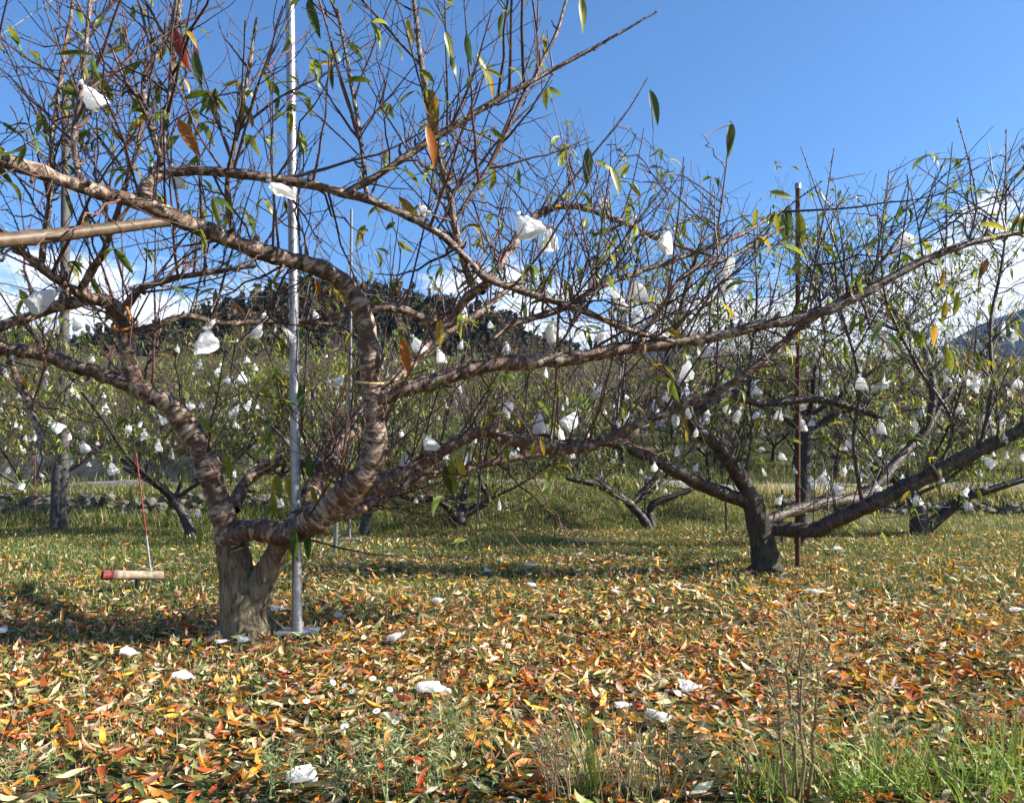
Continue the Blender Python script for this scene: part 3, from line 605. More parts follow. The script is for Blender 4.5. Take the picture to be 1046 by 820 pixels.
# ---------- the second tree by the rusty post
b2 = P(783, 583, 8.15)
T2 = thing('peach_tree', (b2[0], b2[1], 0), 'bare peach tree with dark leaning trunk and low arching limb beside the rusty post', 'tree', 'peach trees in the orchard')
tr2 = smooth_path(*px_limb([(784, 592, 8.15, 18), (783, 583, 8.15, 15), (780, 560, 8.15, 13), (775, 535, 8.15, 12), (768, 508, 8.13, 10)]), step=.05)
tr2b = smooth_path(*px_limb([(779, 540, 8.15, 8), (800, 540, 8.1, 7.5), (826, 542, 8.0, 7.5)]), step=.05)
fused(T2, 'trunk', [tr2, tr2b], M_TRUNK2, .012, .16)
LIMBS2 = [
 [(772, 522, 8.15, 9.5), (762, 498, 8.1, 8.5), (748, 475, 8.05, 8), (732, 455, 8, 7.5), (712, 438, 7.95, 7), (702, 420, 7.9, 6), (692, 398, 7.85, 5.5), (682, 375, 7.8, 5), (690, 340, 7.8, 4), (700, 300, 7.8, 3), (715, 250, 7.8, 1.8)],
 [(770, 514, 8.15, 8), (745, 506, 8.1, 7.5), (715, 494, 8.0, 7), (690, 481, 7.9, 7), (660, 466, 7.8, 6), (628, 453, 7.7, 5), (590, 450, 7.6, 4), (540, 440, 7.5, 2.8)],
 [(790, 539, 8.15, 7), (830, 542, 8.0, 7.5), (855, 530, 7.9, 8), (890, 515, 7.8, 8), (930, 495, 7.7, 8), (970, 475, 7.6, 7.5), (1010, 455, 7.5, 7), (1046, 438, 7.4, 6.5), (1100, 410, 7.3, 5)],
 [(780, 532, 8.2, 5), (815, 520, 8.5, 6), (850, 512, 8.8, 6), (880, 508, 9.0, 6), (905, 485, 9.1, 6), (922, 465, 9.2, 5), (945, 440, 9.3, 4.5), (970, 400, 9.4, 4), (1000, 365, 9.4, 2.4), (1035, 320, 9.4, 1.2)],
 [(705, 426, 7.92, 4.4), (740, 405, 7.9, 4), (780, 412, 8.0, 4), (830, 408, 8.0, 4), (870, 416, 8.0, 3.4), (900, 427, 8.0, 2.8)],
 [(938, 452, 9.25, 4.2), (950, 425, 9.2, 4), (953, 395, 9.2, 4), (945, 360, 9.2, 3.4), (925, 330, 9.2, 2.8), (900, 305, 9.2, 2.2)],
 [(1000, 460, 7.5, 2.2), (1013, 400, 7.5, 1.9), (1012, 330, 7.5, 1.9), (1026, 250, 7.5, 1.3), (1028, 140, 7.5, .6)],
 [(880, 510, 7.85, 2.2), (872, 450, 7.8, 1.8), (878, 390, 7.8, 2), (860, 320, 7.8, 1.4), (835, 230, 7.8, .7)],
 [(760, 495, 8.1, 2.2), (768, 440, 8.2, 1.8), (765, 380, 8.3, 2), (773, 310, 8.3, 1.4), (770, 230, 8.3, .7)],
 [(640, 458, 7.74, 2.8), (636, 410, 7.7, 2.2), (640, 340, 7.7, 1.5), (630, 260, 7.7, .7)],
 [(960, 480, 7.62, 2.2), (972, 430, 7.7, 1.8), (935, 370, 7.8, 2), (902, 290, 7.8, 1.4), (908, 175, 7.8, .6)],
]
rs2 = np.random.default_rng(5); limbs2 = []
for i, Lm in enumerate(LIMBS2):
    c, r = smooth_path(*px_limb(Lm), step=.05)
    limb_obj(T2, (c, r), M_BARK2, 9, seed=60 + i); limbs2.append((c, r))
TWIGPTS.append(dress(T2, limbs2, rs2, d1=8, d1b=6, d1u=1.5, d2=7, d3=0, thick=1.4, leafL=(.11, .17), buds_on=False, leafp=.10, len1=(.3, 1.2), len2=(.12, .55), kfine=3, col=(DARKTW * 1.7, DARKTW)))

# ---------- second row and far trees
def generic_limbs(base, rs, n=5, reach=(2.0, 3.1), height=(1.5, 2.6), r=.035, a0=0):
    o = []
    for k in range(n):
        az = a0 + k * 2 * math.pi / n + rs.normal(0, .25); rc = rs.uniform(*reach); h = rs.uniform(*height)
        t = np.linspace(0, 1, 6)[:, None]; d = np.array([math.cos(az), math.sin(az), 0.])
        c = base + d * rc * t + np.array([0, 0, 1.]) * h * (t * .55 + .45 * t ** 1.6) + rs.normal(0, .09, (6, 3)) * t
        o.append(smooth_path(c, r * (1 - .75 * t[:, 0]), step=.12))
        sb = c[3]; az2 = az + rs.choice([-1, 1]) * rs.uniform(.5, 1.1); d2 = np.array([math.cos(az2), math.sin(az2), .5]); t2 = np.linspace(0, 1, 4)[:, None]
        o.append(smooth_path(sb + d2 * rc * .5 * t2 + rs.normal(0, .05, (4, 3)) * t2, r * .4 * (1 - .7 * t2[:, 0]), step=.12))
    return o
GT = 'peach trees in the orchard'
def row_tree(label, trunk, limbs, seed, n=5, leafp=.42, **kw):
    rs = np.random.default_rng(seed); c, r = px_limb(trunk); base = c[0].copy()
    gz = float(ground_z(base[0], base[1])); T = thing('peach_tree', (base[0], base[1], gz), label, 'tree', GT)
    c[0][2] = gz - .1
    limb_obj(T, smooth_path(c, r, step=.08), M_BARK_BACKLIT, 9, 'trunk', .1, seed)
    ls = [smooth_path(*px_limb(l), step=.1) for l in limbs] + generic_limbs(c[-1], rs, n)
    for i, l in enumerate(ls): limb_obj(T, l, M_BARK_BACKLIT, 6, seed=seed + i)
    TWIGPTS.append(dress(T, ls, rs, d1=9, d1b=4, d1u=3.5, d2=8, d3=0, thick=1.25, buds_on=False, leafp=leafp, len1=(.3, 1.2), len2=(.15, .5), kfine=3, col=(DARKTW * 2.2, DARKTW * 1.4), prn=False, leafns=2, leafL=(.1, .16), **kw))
    return T
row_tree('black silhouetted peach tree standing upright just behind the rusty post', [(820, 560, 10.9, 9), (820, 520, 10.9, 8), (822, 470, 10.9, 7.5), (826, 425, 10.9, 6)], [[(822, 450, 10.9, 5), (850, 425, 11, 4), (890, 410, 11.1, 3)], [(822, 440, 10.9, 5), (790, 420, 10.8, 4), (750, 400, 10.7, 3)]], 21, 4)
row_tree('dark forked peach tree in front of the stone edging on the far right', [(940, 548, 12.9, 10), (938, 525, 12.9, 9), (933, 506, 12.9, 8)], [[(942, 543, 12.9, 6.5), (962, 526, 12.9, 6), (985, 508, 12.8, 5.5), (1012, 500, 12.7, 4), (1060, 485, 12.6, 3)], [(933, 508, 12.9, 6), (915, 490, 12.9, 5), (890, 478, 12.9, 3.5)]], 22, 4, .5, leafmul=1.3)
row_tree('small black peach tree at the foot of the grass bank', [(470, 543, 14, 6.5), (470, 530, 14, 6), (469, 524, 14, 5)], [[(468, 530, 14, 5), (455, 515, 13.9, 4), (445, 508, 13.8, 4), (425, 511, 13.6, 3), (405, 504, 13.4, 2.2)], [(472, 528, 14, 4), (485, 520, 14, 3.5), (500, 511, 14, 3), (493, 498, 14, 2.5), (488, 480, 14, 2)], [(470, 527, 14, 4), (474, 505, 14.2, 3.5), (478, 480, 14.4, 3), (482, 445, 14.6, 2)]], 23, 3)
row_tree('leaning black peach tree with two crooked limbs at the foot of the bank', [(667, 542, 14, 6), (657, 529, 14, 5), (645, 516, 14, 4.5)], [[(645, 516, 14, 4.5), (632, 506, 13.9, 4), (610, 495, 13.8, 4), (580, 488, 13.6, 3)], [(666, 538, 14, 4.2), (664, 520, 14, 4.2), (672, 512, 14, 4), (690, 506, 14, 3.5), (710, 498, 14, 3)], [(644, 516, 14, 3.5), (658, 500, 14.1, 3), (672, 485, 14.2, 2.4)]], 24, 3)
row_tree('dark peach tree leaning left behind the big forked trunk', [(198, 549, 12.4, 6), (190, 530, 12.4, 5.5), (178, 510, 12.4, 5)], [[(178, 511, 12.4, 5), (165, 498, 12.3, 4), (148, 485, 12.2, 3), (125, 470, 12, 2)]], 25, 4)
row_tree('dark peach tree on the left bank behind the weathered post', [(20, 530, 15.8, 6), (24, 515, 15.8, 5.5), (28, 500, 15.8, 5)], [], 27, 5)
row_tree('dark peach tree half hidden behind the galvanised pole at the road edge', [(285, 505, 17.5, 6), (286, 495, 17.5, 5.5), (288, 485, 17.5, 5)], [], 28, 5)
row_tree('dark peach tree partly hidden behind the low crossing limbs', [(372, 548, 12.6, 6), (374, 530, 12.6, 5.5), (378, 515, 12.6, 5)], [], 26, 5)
# orchard rows on the terrace and the slope: four trees built, then copied
def proto_tree(seed, loc, label, lp, lm, th):
    rs = np.random.default_rng(seed); T = thing('peach_tree', loc, label, 'tree', 'peach trees in the far rows'); b = np.array(loc, float)
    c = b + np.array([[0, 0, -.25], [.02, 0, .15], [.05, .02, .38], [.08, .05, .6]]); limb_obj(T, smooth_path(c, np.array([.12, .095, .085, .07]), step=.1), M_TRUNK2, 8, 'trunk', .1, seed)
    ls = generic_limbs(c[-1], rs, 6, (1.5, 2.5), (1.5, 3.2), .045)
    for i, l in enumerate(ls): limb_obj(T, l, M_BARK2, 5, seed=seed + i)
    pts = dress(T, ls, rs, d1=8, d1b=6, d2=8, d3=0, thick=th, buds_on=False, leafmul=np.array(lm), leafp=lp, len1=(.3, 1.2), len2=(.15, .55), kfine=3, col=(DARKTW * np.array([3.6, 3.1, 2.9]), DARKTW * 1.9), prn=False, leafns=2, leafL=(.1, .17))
    return T, pts - b
FAR = []
spots = []
rf = np.random.default_rng(77)
for row, (Y, gap) in enumerate([(23.8, 3.3), (26.8, 3.4), (30, 3.6), (34, 4.2), (39, 5)]):
    w = .72 * Y
    for x in np.arange(-w, w, gap): spots.append((x + rf.uniform(-.8, .8) + (gap / 2 if row % 2 else 0), Y + rf.uniform(-.8, .8), row))
lab = ['peach tree in the first row beyond the farm road, greenish with leaves', 'peach tree in the second row beyond the farm road, greenish with leaves', 'peach tree on the lower slope behind the first rows', 'peach tree midway up the far slope', 'peach tree on top of the far slope']
protos = []
for i, (x, y, row) in enumerate(spots):
    loc = (x, y, float(ground_z(x, y)))
    if len(protos) < 4:
        T, pts = proto_tree(90 + i, loc, lab[row], *[(.34, (.8, .75, .8), 1.9), (.08, (1.1, .75, .8), 2.3), (.24, (1.1, .8, .8), 2.0), (.05, (1.1, .72, .7), 2.4)][len(protos)]); protos.append((T, pts)); FAR.append((T, pts, 0, loc))
    else:
        T, pts = protos[i % 4]; rz = rf.uniform(0, 6.28); c = copy_thing(T, loc, rz, lab[row]); c.scale = (1, 1, rf.uniform(.88, 1.15)); FAR.append((c, pts, rz, loc))

# ------------------------------------------------------------------ hanging leaves one can pick out on the two near trees
LV = dict(red=(.33, .05, .02), orange=(.50, .17, .025), amber=(.50, .29, .04), yellow=(.48, .36, .04), lime=(.25, .28, .035), green=(.06, .115, .03), brown=(.22, .10, .045))
def leaf_part(root, x, y, D, dx, dy, Lpx, c, seed, fold=.35):
    """stalk at (x, y), hanging towards (dx, dy) pixels"""
    tp = TWIGPTS[0 if root is T1 else 1]; lx, ly, lz = SNAP[root.name]
    j = int(np.argmin(np.hypot(lx - x, ly - y) + 25 * np.abs(np.log(lz / D)))); dist = math.hypot(lx[j] - x, ly[j] - y); rs = np.random.default_rng(seed); a_ = Acc(); st = Acc()
    if dist < 9: p = tp[j]; D = lz[j]
    else:                                         # no twig there yet: a thin shoot carries the leaf
        p = P(x, y, lz[j]); D = lz[j]; t = np.linspace(0, 1, 6)[:, None]
        tube1(st, tp[j] * (1 - t) + p * t + np.array([0, 0, 1.]) * t * (1 - t) * .12 * np.linalg.norm(p - tp[j]), np.linspace(.0042, .0024, 6), 5, GREYTW); st.obj('shoot', M_TWIG, root, usebark=False)
    q = P(x + dx, y + dy, D + .02) - P(x, y, D)
    ln = np.array([Lpx * D / F]); upv = np.array([[rs.normal(0, .3), -1.0, .3 + rs.normal(0, .2)]])
    leaves(a_, p[None], q[None], upv, ln, ln * rs.uniform(.25, .31), np.array([rs.uniform(.15, .7)]), np.array([fold]), np.array([LV[c]]), 9, twist=np.array([rs.normal(0, .5)]))
    tube1(a_, [p + np.array([0, .005, .02]), p], [.0015, .0012], 4, LV[c])
    return a_.obj('leaf', M_LEAF, root)
SNAP = {T1.name: proj(TWIGPTS[0]), T2.name: proj(TWIGPTS[1])}
LP1 = [(176, 28, 3.9, 18, 44, 46, 'red'), (208, 44, 3.9, 4, 28, 27, 'red'), (206, 50, 3.9, 5, 35, 36, 'green'), (182, 122, 3.9, 22, 40, 44, 'orange'), (438, 92, 4.3, 2, 50, 52, 'amber'), (436, 125, 4.3, 12, 42, 46, 'orange'),
 (405, 205, 4.3, 26, 32, 40, 'amber'), (407, 350, 4.5, 10, 34, 35, 'orange'), (374, 408, 4.55, 6, 22, 24, 'amber'), (240, 308, 4.6, 10, 8, 18, 'orange'), (325, 283, 4.4, 4, 18, 20, 'orange'), (312, 2, 4.2, 10, 40, 40, 'green'), (594, -4, 4.35, 2, 40, 40, 'lime'),
 (664, 92, 4.6, 10, 36, 38, 'green'), (300, 540, 4.72, -4, 30, 32, 'green'), (306, 538, 4.7, 0, 36, 38, 'green'), (311, 538, 4.7, 5, 32, 36, 'green'), (316, 542, 4.7, -2, 24, 30, 'green'), (296, 548, 4.72, -8, 24, 26, 'green'), (302, 556, 4.72, -10, 18, 24, 'lime'),
 (222, 460, 4.85, -2, 32, 32, 'green'), (230, 462, 4.85, 6, 30, 32, 'lime'), (216, 470, 4.85, 10, 30, 30, 'lime'), (210, 482, 4.85, 4, 26, 26, 'lime'), (224, 476, 4.85, 0, 30, 30, 'green'), (193, 480, 4.85, -8, 14, 20, 'lime'), (216, 486, 4.85, -2, 24, 24, 'yellow'),
 (283, 484, 4.8, -6, 24, 24, 'yellow'), (286, 484, 4.8, 2, 28, 28, 'lime'), (292, 492, 4.8, 4, 24, 26, 'yellow'), (278, 504, 4.8, 2, 26, 26, 'lime'), (316, 470, 4.7, 2, 26, 28, 'green'), (314, 462, 4.7, -2, 30, 30, 'green'), (355, 470, 4.7, -4, 22, 24, 'yellow'), (360, 474, 4.7, 4, 20, 22, 'lime'),
 (323, 500, 4.7, 4, 24, 24, 'lime'), (333, 512, 4.7, 12, 16, 20, 'green'), (306, 395, 4.8, 4, 32, 32, 'green'), (205, 536, 4.85, -2, 24, 24, 'lime'), (448, 325, 4.7, 0, 30, 30, 'yellow'), (480, 270, 4.5, 14, 16, 22, 'lime'), (455, 470, 5.1, 4, 34, 34, 'green'), (462, 472, 5.1, 4, 36, 36, 'lime'), (470, 470, 5.1, 8, 32, 32, 'yellow'),
 (548, 448, 5.1, -4, 18, 20, 'yellow'), (552, 448, 5.1, 6, 18, 20, 'amber'), (490, 455, 5.1, 2, 18, 18, 'lime'), (513, 462, 5.1, 6, 16, 18, 'lime'), (680, 334, 4.85, 20, 10, 24, 'yellow'), (690, 336, 4.85, 12, 18, 24, 'yellow'), (405, 348, 4.6, 8, 24, 26, 'orange'), (20, 295, 4.3, 18, 26, 30, 'lime'), (30, 390, 4.9, -4, 20, 22, 'amber'), (652, 428, 5.15, -2, 18, 18, 'green'), (656, 430, 5.15, 4, 18, 18, 'lime'),
 (484, 55, 4.3, 14, 34, 38, 'lime'), (476, 35, 4.3, 4, 30, 32, 'green'), (458, 30, 4.3, 8, 36, 38, 'lime'), (600, 150, 4.8, -2, 40, 40, 'green'), (612, 160, 4.8, 20, 12, 26, 'lime'), (621, 170, 4.8, 12, 34, 34, 'lime'), (745, 128, 5.3, 2, 34, 34, 'lime'), (748, 126, 5.3, -4, 30, 32, 'green'), (805, 210, 5.4, -4, 38, 40, 'green'), (812, 212, 5.4, 6, 36, 40, 'lime'), (800, 214, 5.4, 14, 34, 38, 'green'), (786, 196, 5.4, 26, 6, 28, 'lime')]
for i, q in enumerate(LP1): leaf_part(T1, *q, seed=500 + i)
LP2 = [(968, 306, 6.9, -2, 24, 24, 'yellow'), (976, 304, 6.9, 2, 26, 26, 'lime'), (966, 354, 6.9, 8, 28, 30, 'lime'), (992, 358, 6.9, -2, 24, 24, 'amber'), (997, 358, 6.9, 4, 24, 26, 'lime'), (872, 322, 7.0, -4, 22, 22, 'lime'), (879, 322, 7.0, 2, 22, 22, 'lime'), (912, 310, 7.0, -4, 16, 18, 'amber'), (918, 310, 7.0, 6, 18, 20, 'yellow'), (863, 350, 7.0, 2, 20, 20, 'lime'), (936, 338, 7.0, -2, 20, 20, 'lime'), (942, 338, 7.0, 2, 20, 20, 'lime'), (953, 332, 7.0, -2, 24, 24, 'amber'), (815, 334, 7.0, 0, 14, 14, 'yellow'),
 (774, 428, 7.6, 0, 18, 18, 'lime'), (695, 418, 7.6, 4, 20, 20, 'amber'), (704, 440, 7.6, 2, 18, 18, 'yellow'), (966, 270, 7.2, 0, 20, 20, 'amber'), (1012, 262, 7.2, -6, 24, 24, 'brown'), (1016, 262, 7.2, 2, 24, 24, 'lime'), (998, 500, 7.4, 4, 16, 16, 'lime'), (938, 505, 7.5, 0, 16, 16, 'lime')]
for i, q in enumerate(LP2): leaf_part(T2, *q, seed=700 + i)

# ------------------------------------------------------------------ paper fruit bags
def bag_mesh(seed, fallen=False):
    rs = np.random.default_rng(seed); k = 18; a_ = Acc(); n = 11
    H = .155; hs = rs.uniform(.68, 1.0); z = np.r_[.022, .010, 0, -.012, -.03, -.055, -.08, -.105, -.128, -.148, -H] * np.where(np.arange(n) > 2, hs, 1); z = z + rs.normal(0, .002, n)
    wide = rs.uniform(.050, .070); thick = rs.uniform(.022, .04); open_ = rs.uniform(.8, 1.15)
    f = np.array([.34, .24, .11, .26, .50, .72, .86, .95, 1.0, 1.04, 1.08]); f[6:] *= np.linspace(1, open_, 5)
    ang = np.arange(k) * 2 * math.pi / k; ph = rs.uniform(0, 6.28, 4); V = []
    skx, sky_ = rs.normal(0, .16, 2); crease = rs.normal(0, 1, (k,)); cr2 = rs.normal(0, 1, (n, k)); cut = rs.normal(0, .12, 2)
    for i in range(n):
        amp = .30 * (1 - i / n) + .06; pl = np.cos(5 * ang + ph[0] + .2 * i) * .6 + np.cos(8 * ang + ph[1]) * .4 + .45 * crease + .32 * cr2[i]
        sq = 1 / np.maximum(np.abs(np.cos(ang)), np.abs(np.sin(ang))) ** (.8 * i / n)
        rr = f[i] * (1 + amp * pl * .5) * sq
        x = wide * rr * np.cos(ang); y = thick * rr * np.sin(ang)
        zz = np.full(k, z[i]) + (i > 6) * (x * cut[0] * 2 + rs.normal(0, .003, k))
        V.append(np.stack([x + skx * -z[i] + .004 * math.sin(i + ph[2]), y + sky_ * -z[i], zz], -1))
    V = np.array(V); g_ = np.clip(np.arange(n) / 5, 0, 1)[:, None, None]; q_ = V * 1.0
    V = V + g_ * np.stack([wob(q_, seed * 3 + c_, 55) * .009 + wob(q_, seed * 3 + 40 + c_, 130) * .004 for c_ in range(3)], -1) * [1, 1, .6]
    if fallen:
        V[..., 1] *= .55; V[..., 2] *= rs.uniform(.65, .95); V = V + rs.normal(0, .0022, V.shape)
        V = V[..., [2, 0, 1]]; V = V - V.reshape(-1, 3).mean(0) * [1, 1, 0]; V[..., 2] -= V[..., 2].min()
    idx = np.arange(n * k).reshape(n, k)
    q = np.stack([idx[:-1], np.roll(idx[:-1], -1, 1), np.roll(idx[1:], -1, 1), idx[1:]], -1).reshape(-1, 4)
    a_.add(V, q)
    bt = a_.n; fl = V[-1].mean(0) + (np.array([.03, 0, 0]) if fallen else np.array([0, 0, .035 + rs.uniform(0, .03)]))
    a_.add([fl], np.zeros((0, 3), int)); a_.f[3].append(np.array([(idx[-1][i], idx[-1][(i + 1) % k], bt) for i in range(k)]))
    me = a_.mesh('paper_bag', M_PAPER, smooth=False, usecol=False)
    t_ = Acc(); tw = np.linspace(0, 2 * math.pi, 14); 
    tube1(t_, np.stack([.0095 * np.cos(tw) + .0, .008 * np.sin(tw), .001 * np.sin(2 * tw)], -1), .0016, 4)
    tube1(t_, np.array([[.008, 0, 0], [.012, .004, .012], [.006, .008, .028]]), .0012, 4)
    return me, t_.mesh('wire_tie', M_DARKM, usecol=False)
BAGS = [bag_mesh(900 + i) for i in range(14)]
FALLEN = [bag_mesh(950 + i, True)[0] for i in range(8)]
def put_bag(p, scale, i, label, group, tie=True, tilt=(0, 0), rz=None):
    me, tm = BAGS[i % len(BAGS)]
    o = bpy.data.objects.new('fruit_bag', me); COL.objects.link(o); o.location = [float(t) for t in p]; o.scale = (scale,) * 3
    o.rotation_euler = (tilt[0], tilt[1], rng.uniform(0, 6.28) if rz is None else rz); tag(o, label, 'fruit bag', group)
    if tie:
        w = bpy.data.objects.new('wire_tie', tm); COL.objects.link(w); w.parent = o
    return o
NB = [(87, 101, 40), (177, 184, 27), (283, 203, 40), (428, 218, 19), (531, 237, 34), (560, 244, 28), (620, 208, 15), (650, 195, 14), (643, 223, 11), (616, 258, 14), (683, 248, 30), (748, 270, 28), (742, 290, 22), (920, 243, 22), (1039, 226, 13),
 (58, 316, 34), (73, 333, 19), (17, 366, 19), (207, 350, 30), (217, 335, 18), (266, 337, 19), (289, 344, 24), (236, 427, 18), (256, 415, 15), (109, 417, 13), (60, 422, 11), (51, 437, 15), (82, 461, 15), (131, 441, 15), (160, 456, 15), (177, 466, 18), (38, 502, 13), (208, 541, 21), (285, 513, 20), (273, 321, 9), (333, 307, 10), (225, 379, 11), (237, 468, 10), (346, 393, 19), (330, 427, 15), (205, 372, 11), (248, 386, 14),
 (425, 348, 25), (452, 372, 18), (470, 398, 16), (563, 341, 25), (616, 343, 22), (623, 303, 30), (651, 298, 25), (654, 337, 25), (522, 417, 22), (553, 430, 26), (570, 445, 18), (560, 442, 16), (589, 430, 21), (613, 399, 15), (637, 406, 9), (686, 429, 16), (418, 465, 22), (434, 457, 22), (459, 457, 14), (477, 471, 16), (429, 472, 9), (512, 354, 14), (475, 323, 17), (470, 340, 11), (603, 282, 17), (510, 517, 13),
 (701, 380, 24), (701, 401, 20), (722, 362, 24), (739, 413, 17), (768, 401, 22), (757, 425, 18), (773, 410, 15), (816, 434, 14), (795, 468, 9), (834, 494, 13), (862, 479, 12), (891, 475, 11), (903, 475, 12), (926, 460, 11), (1007, 446, 13), (1015, 439, 10), (1000, 388, 14), (961, 422, 11), (892, 396, 13), (908, 402, 20), (904, 417, 13), (860, 371, 15), (875, 360, 13), (900, 294, 14), (997, 308, 15), (834, 398, 13), (775, 460, 8), (790, 499, 9), (793, 512, 10), (945, 415, 11), (815, 458, 8), (655, 322, 18), (588, 330, 12), (845, 380, 11), (880, 380, 10), (870, 492, 9), (985, 470, 9), (1030, 400, 11), (640, 280, 12)]
LM = [('orange hose ring on the left limb', 128, 330), ('cream tie around the tall middle limb', 378, 388), ('galvanised pole at mid height', 300, 370), ('foot of the galvanised pole', 300, 560), ('bamboo prop', 80, 240), ('red topped rod', 140, 465), ('weathered tall post', 64, 450), ('rusty post at mid height', 815, 420), ('top of the rusty post', 815, 200), ('cream strap under the long limb', 657, 352), ('low drooping limb right of the middle', 570, 458), ('second dark peach trunk', 770, 540), ('strap on the low right limb', 955, 478), ('blue mountain', 1010, 350), ('dead straight shoot crossing the sky', 560, 80), ('red shoot rising in the middle', 462, 215), ('curled branch collar at upper left', 150, 200), ('black forked tree on the far right', 940, 520), ('upright top of the galvanised pole', 297, 90), ('small tree at the foot of the bank', 470, 520), ('yellow leaf pair beside the mountain', 880, 330), ('elbow where the limb turns up', 640, 260), ('low limbs crossing the steel pole', 440, 470), ('curved left trunk', 190, 430), ('far bend of the upper limb', 500, 300)]
ALLP = np.concatenate(TWIGPTS); PX, PY, PZ = proj(ALLP)
near = {}
ORD = ['nearest to', 'second nearest to', 'third nearest to', 'fourth nearest to', 'fifth nearest to', 'sixth nearest to', 'seventh nearest to', 'eighth nearest to', 'ninth nearest to', 'tenth nearest to', 'eleventh nearest to', 'twelfth nearest to']
grp = {}
for i, (x, y, h) in enumerate(NB):
    j = min(range(len(LM)), key=lambda q: (LM[q][1] - x) ** 2 + (LM[q][2] - y) ** 2); grp.setdefault(j, []).append(((LM[j][1] - x) ** 2 + (LM[j][2] - y) ** 2, i))
blabel = {}
for j, ls in grp.items():
    for k, (_, i) in enumerate(sorted(ls)):
        h = NB[i][2]; size = 'large' if h >= 26 else 'medium' if h >= 16 else 'small'
        blabel[i] = f'{size} white paper bag, {ORD[k]} the {LM[j][0]}'
taken = []; SPOT = {13: 'with dark hole', 70: 'with dark hole', 75: 'with dark speck'}
rb = np.random.default_rng(8)
for i, (x, y, h) in enumerate(NB):
    D0 = np.clip(.165 * F / h, 3.6, 14.5); nx, ny = x, y - h * .45
    cost = np.hypot(PX - nx, PY - ny) + 30 * np.abs(np.log(PZ / D0))
    for t in taken: cost[t] += 1e3
    b_ = int(np.argmin(cost)); taken.append(b_); D = PZ[b_]
    ob_ = put_bag(ALLP[b_] + [0, 0, -.012], float(np.clip(h * D / F / .175, .5, 1.1)), i, blabel[i], 'paper bags hanging on the near trees', tie=h > 10, tilt=(rb.normal(0, .35), rb.normal(0, .35)))
    if i in SPOT:
        vs = [v.co for v in ob_.data.vertices if -.09 < v.co.z < -.05]; rm = ob_.rotation_euler.to_matrix(); vb = min(vs, key=lambda c: (rm @ c).y)
        sa = Acc(); sa.add(ico2 * np.array([.008, .008, .009]) + np.array(vb), ico2f); so_ = bpy.data.objects.new('dark_spot', sa.mesh('dark_spot', M_BLACK, usecol=False)); COL.objects.link(so_); so_.parent = ob_; ob_['label'] = ob_['label'].replace('white paper bag', 'white bag ' + SPOT[i])
px2, py2, pz2 = proj(TWIGPTS[1]); ok2 = np.where((px2 > 640) & (px2 < 1044) & (py2 > 335) & (py2 < 505))[0]
for n_, b_ in enumerate(rb.choice(ok2, 72, replace=False)):
    put_bag(TWIGPTS[1][b_] + [0, 0, -.01], rb.uniform(.55, .9), n_, 'small white bag among the crowded twigs of the tree by the rusty post', 'paper bags crowded on the second tree', tie=False, tilt=(rb.normal(0, .3), rb.normal(0, .3)))
# tiny far ones: second row, then the rows on the slope
ii = 0
rowp = np.concatenate(TWIGPTS[2:]); x_, y_, z_ = proj(rowp); ok = np.where((x_ > 0) & (x_ < 1046) & (y_ > 340) & (y_ < 520))[0]
for b_ in rb.choice(ok, 92, replace=False):
    side = 'left half' if x_[b_] < 380 else 'middle' if x_[b_] < 720 else 'right side'
    put_bag(rowp[b_] + [0, 0, -.01], rb.uniform(.85, 1.2), ii, f'tiny white bag among the dark second row trees in the {side} of the orchard', 'paper bags on the second row trees', tie=False, tilt=(rb.normal(0, .3), rb.normal(0, .3))); ii += 1
fb = Acc()
for (T, pts, rz, loc) in FAR:
    c_, s_ = math.cos(rz), math.sin(rz); w = pts @ np.array([[c_, s_, 0], [-s_, c_, 0], [0, 0, 1]]) + np.array(loc)
    okk = np.where(w[:, 2] < loc[2] + 2.6)[0]
    for b_ in rb.choice(okk, 18, replace=False):
        me = BAGS[ii % len(BAGS)][0]; ii += 1; vv = np.empty(len(me.vertices) * 3, np.float32); me.vertices.foreach_get('co', vv); vv = vv.reshape(-1, 3) * rb.uniform(.75, 1.15)
        az = rb.uniform(0, 6.28); vv = vv @ np.array([[math.cos(az), math.sin(az), 0], [-math.sin(az), math.cos(az), 0], [0, 0, 1]]) + w[b_]; i_ = fb.n
        fb.add(vv, np.array([p.vertices[:] for p in me.polygons if len(p.vertices) == 4])); fb.f[3].append(np.array([p.vertices[:] for p in me.polygons if len(p.vertices) == 3]) + i_)
allp = np.concatenate(TWIGPTS[1:]); x_, y_, z_ = proj(allp); ok = np.where((x_ > -60) & (x_ < 1100) & (y_ > 325) & (y_ < 512))[0]
for b_ in rb.choice(ok, 300, replace=False):
    me = BAGS[ii % len(BAGS)][0]; ii += 1; vv = np.empty(len(me.vertices) * 3, np.float32); me.vertices.foreach_get('co', vv); vv = vv.reshape(-1, 3) * rb.uniform(.5, .85)
    az = rb.uniform(0, 6.28); vv = vv @ np.array([[math.cos(az), math.sin(az), 0], [-math.sin(az), math.cos(az), 0], [0, 0, 1]]) + allp[b_]; i_ = fb.n
    fb.add(vv, np.array([p.vertices[:] for p in me.polygons if len(p.vertices) == 4])); fb.f[3].append(np.array([p.vertices[:] for p in me.polygons if len(p.vertices) == 3]) + i_)
tag(fb.obj('far_fruit_bags', M_PAPER, smooth=False, usecol=False), 'specks of white paper bags over the far orchard rows', 'fruit bags', kind='stuff')
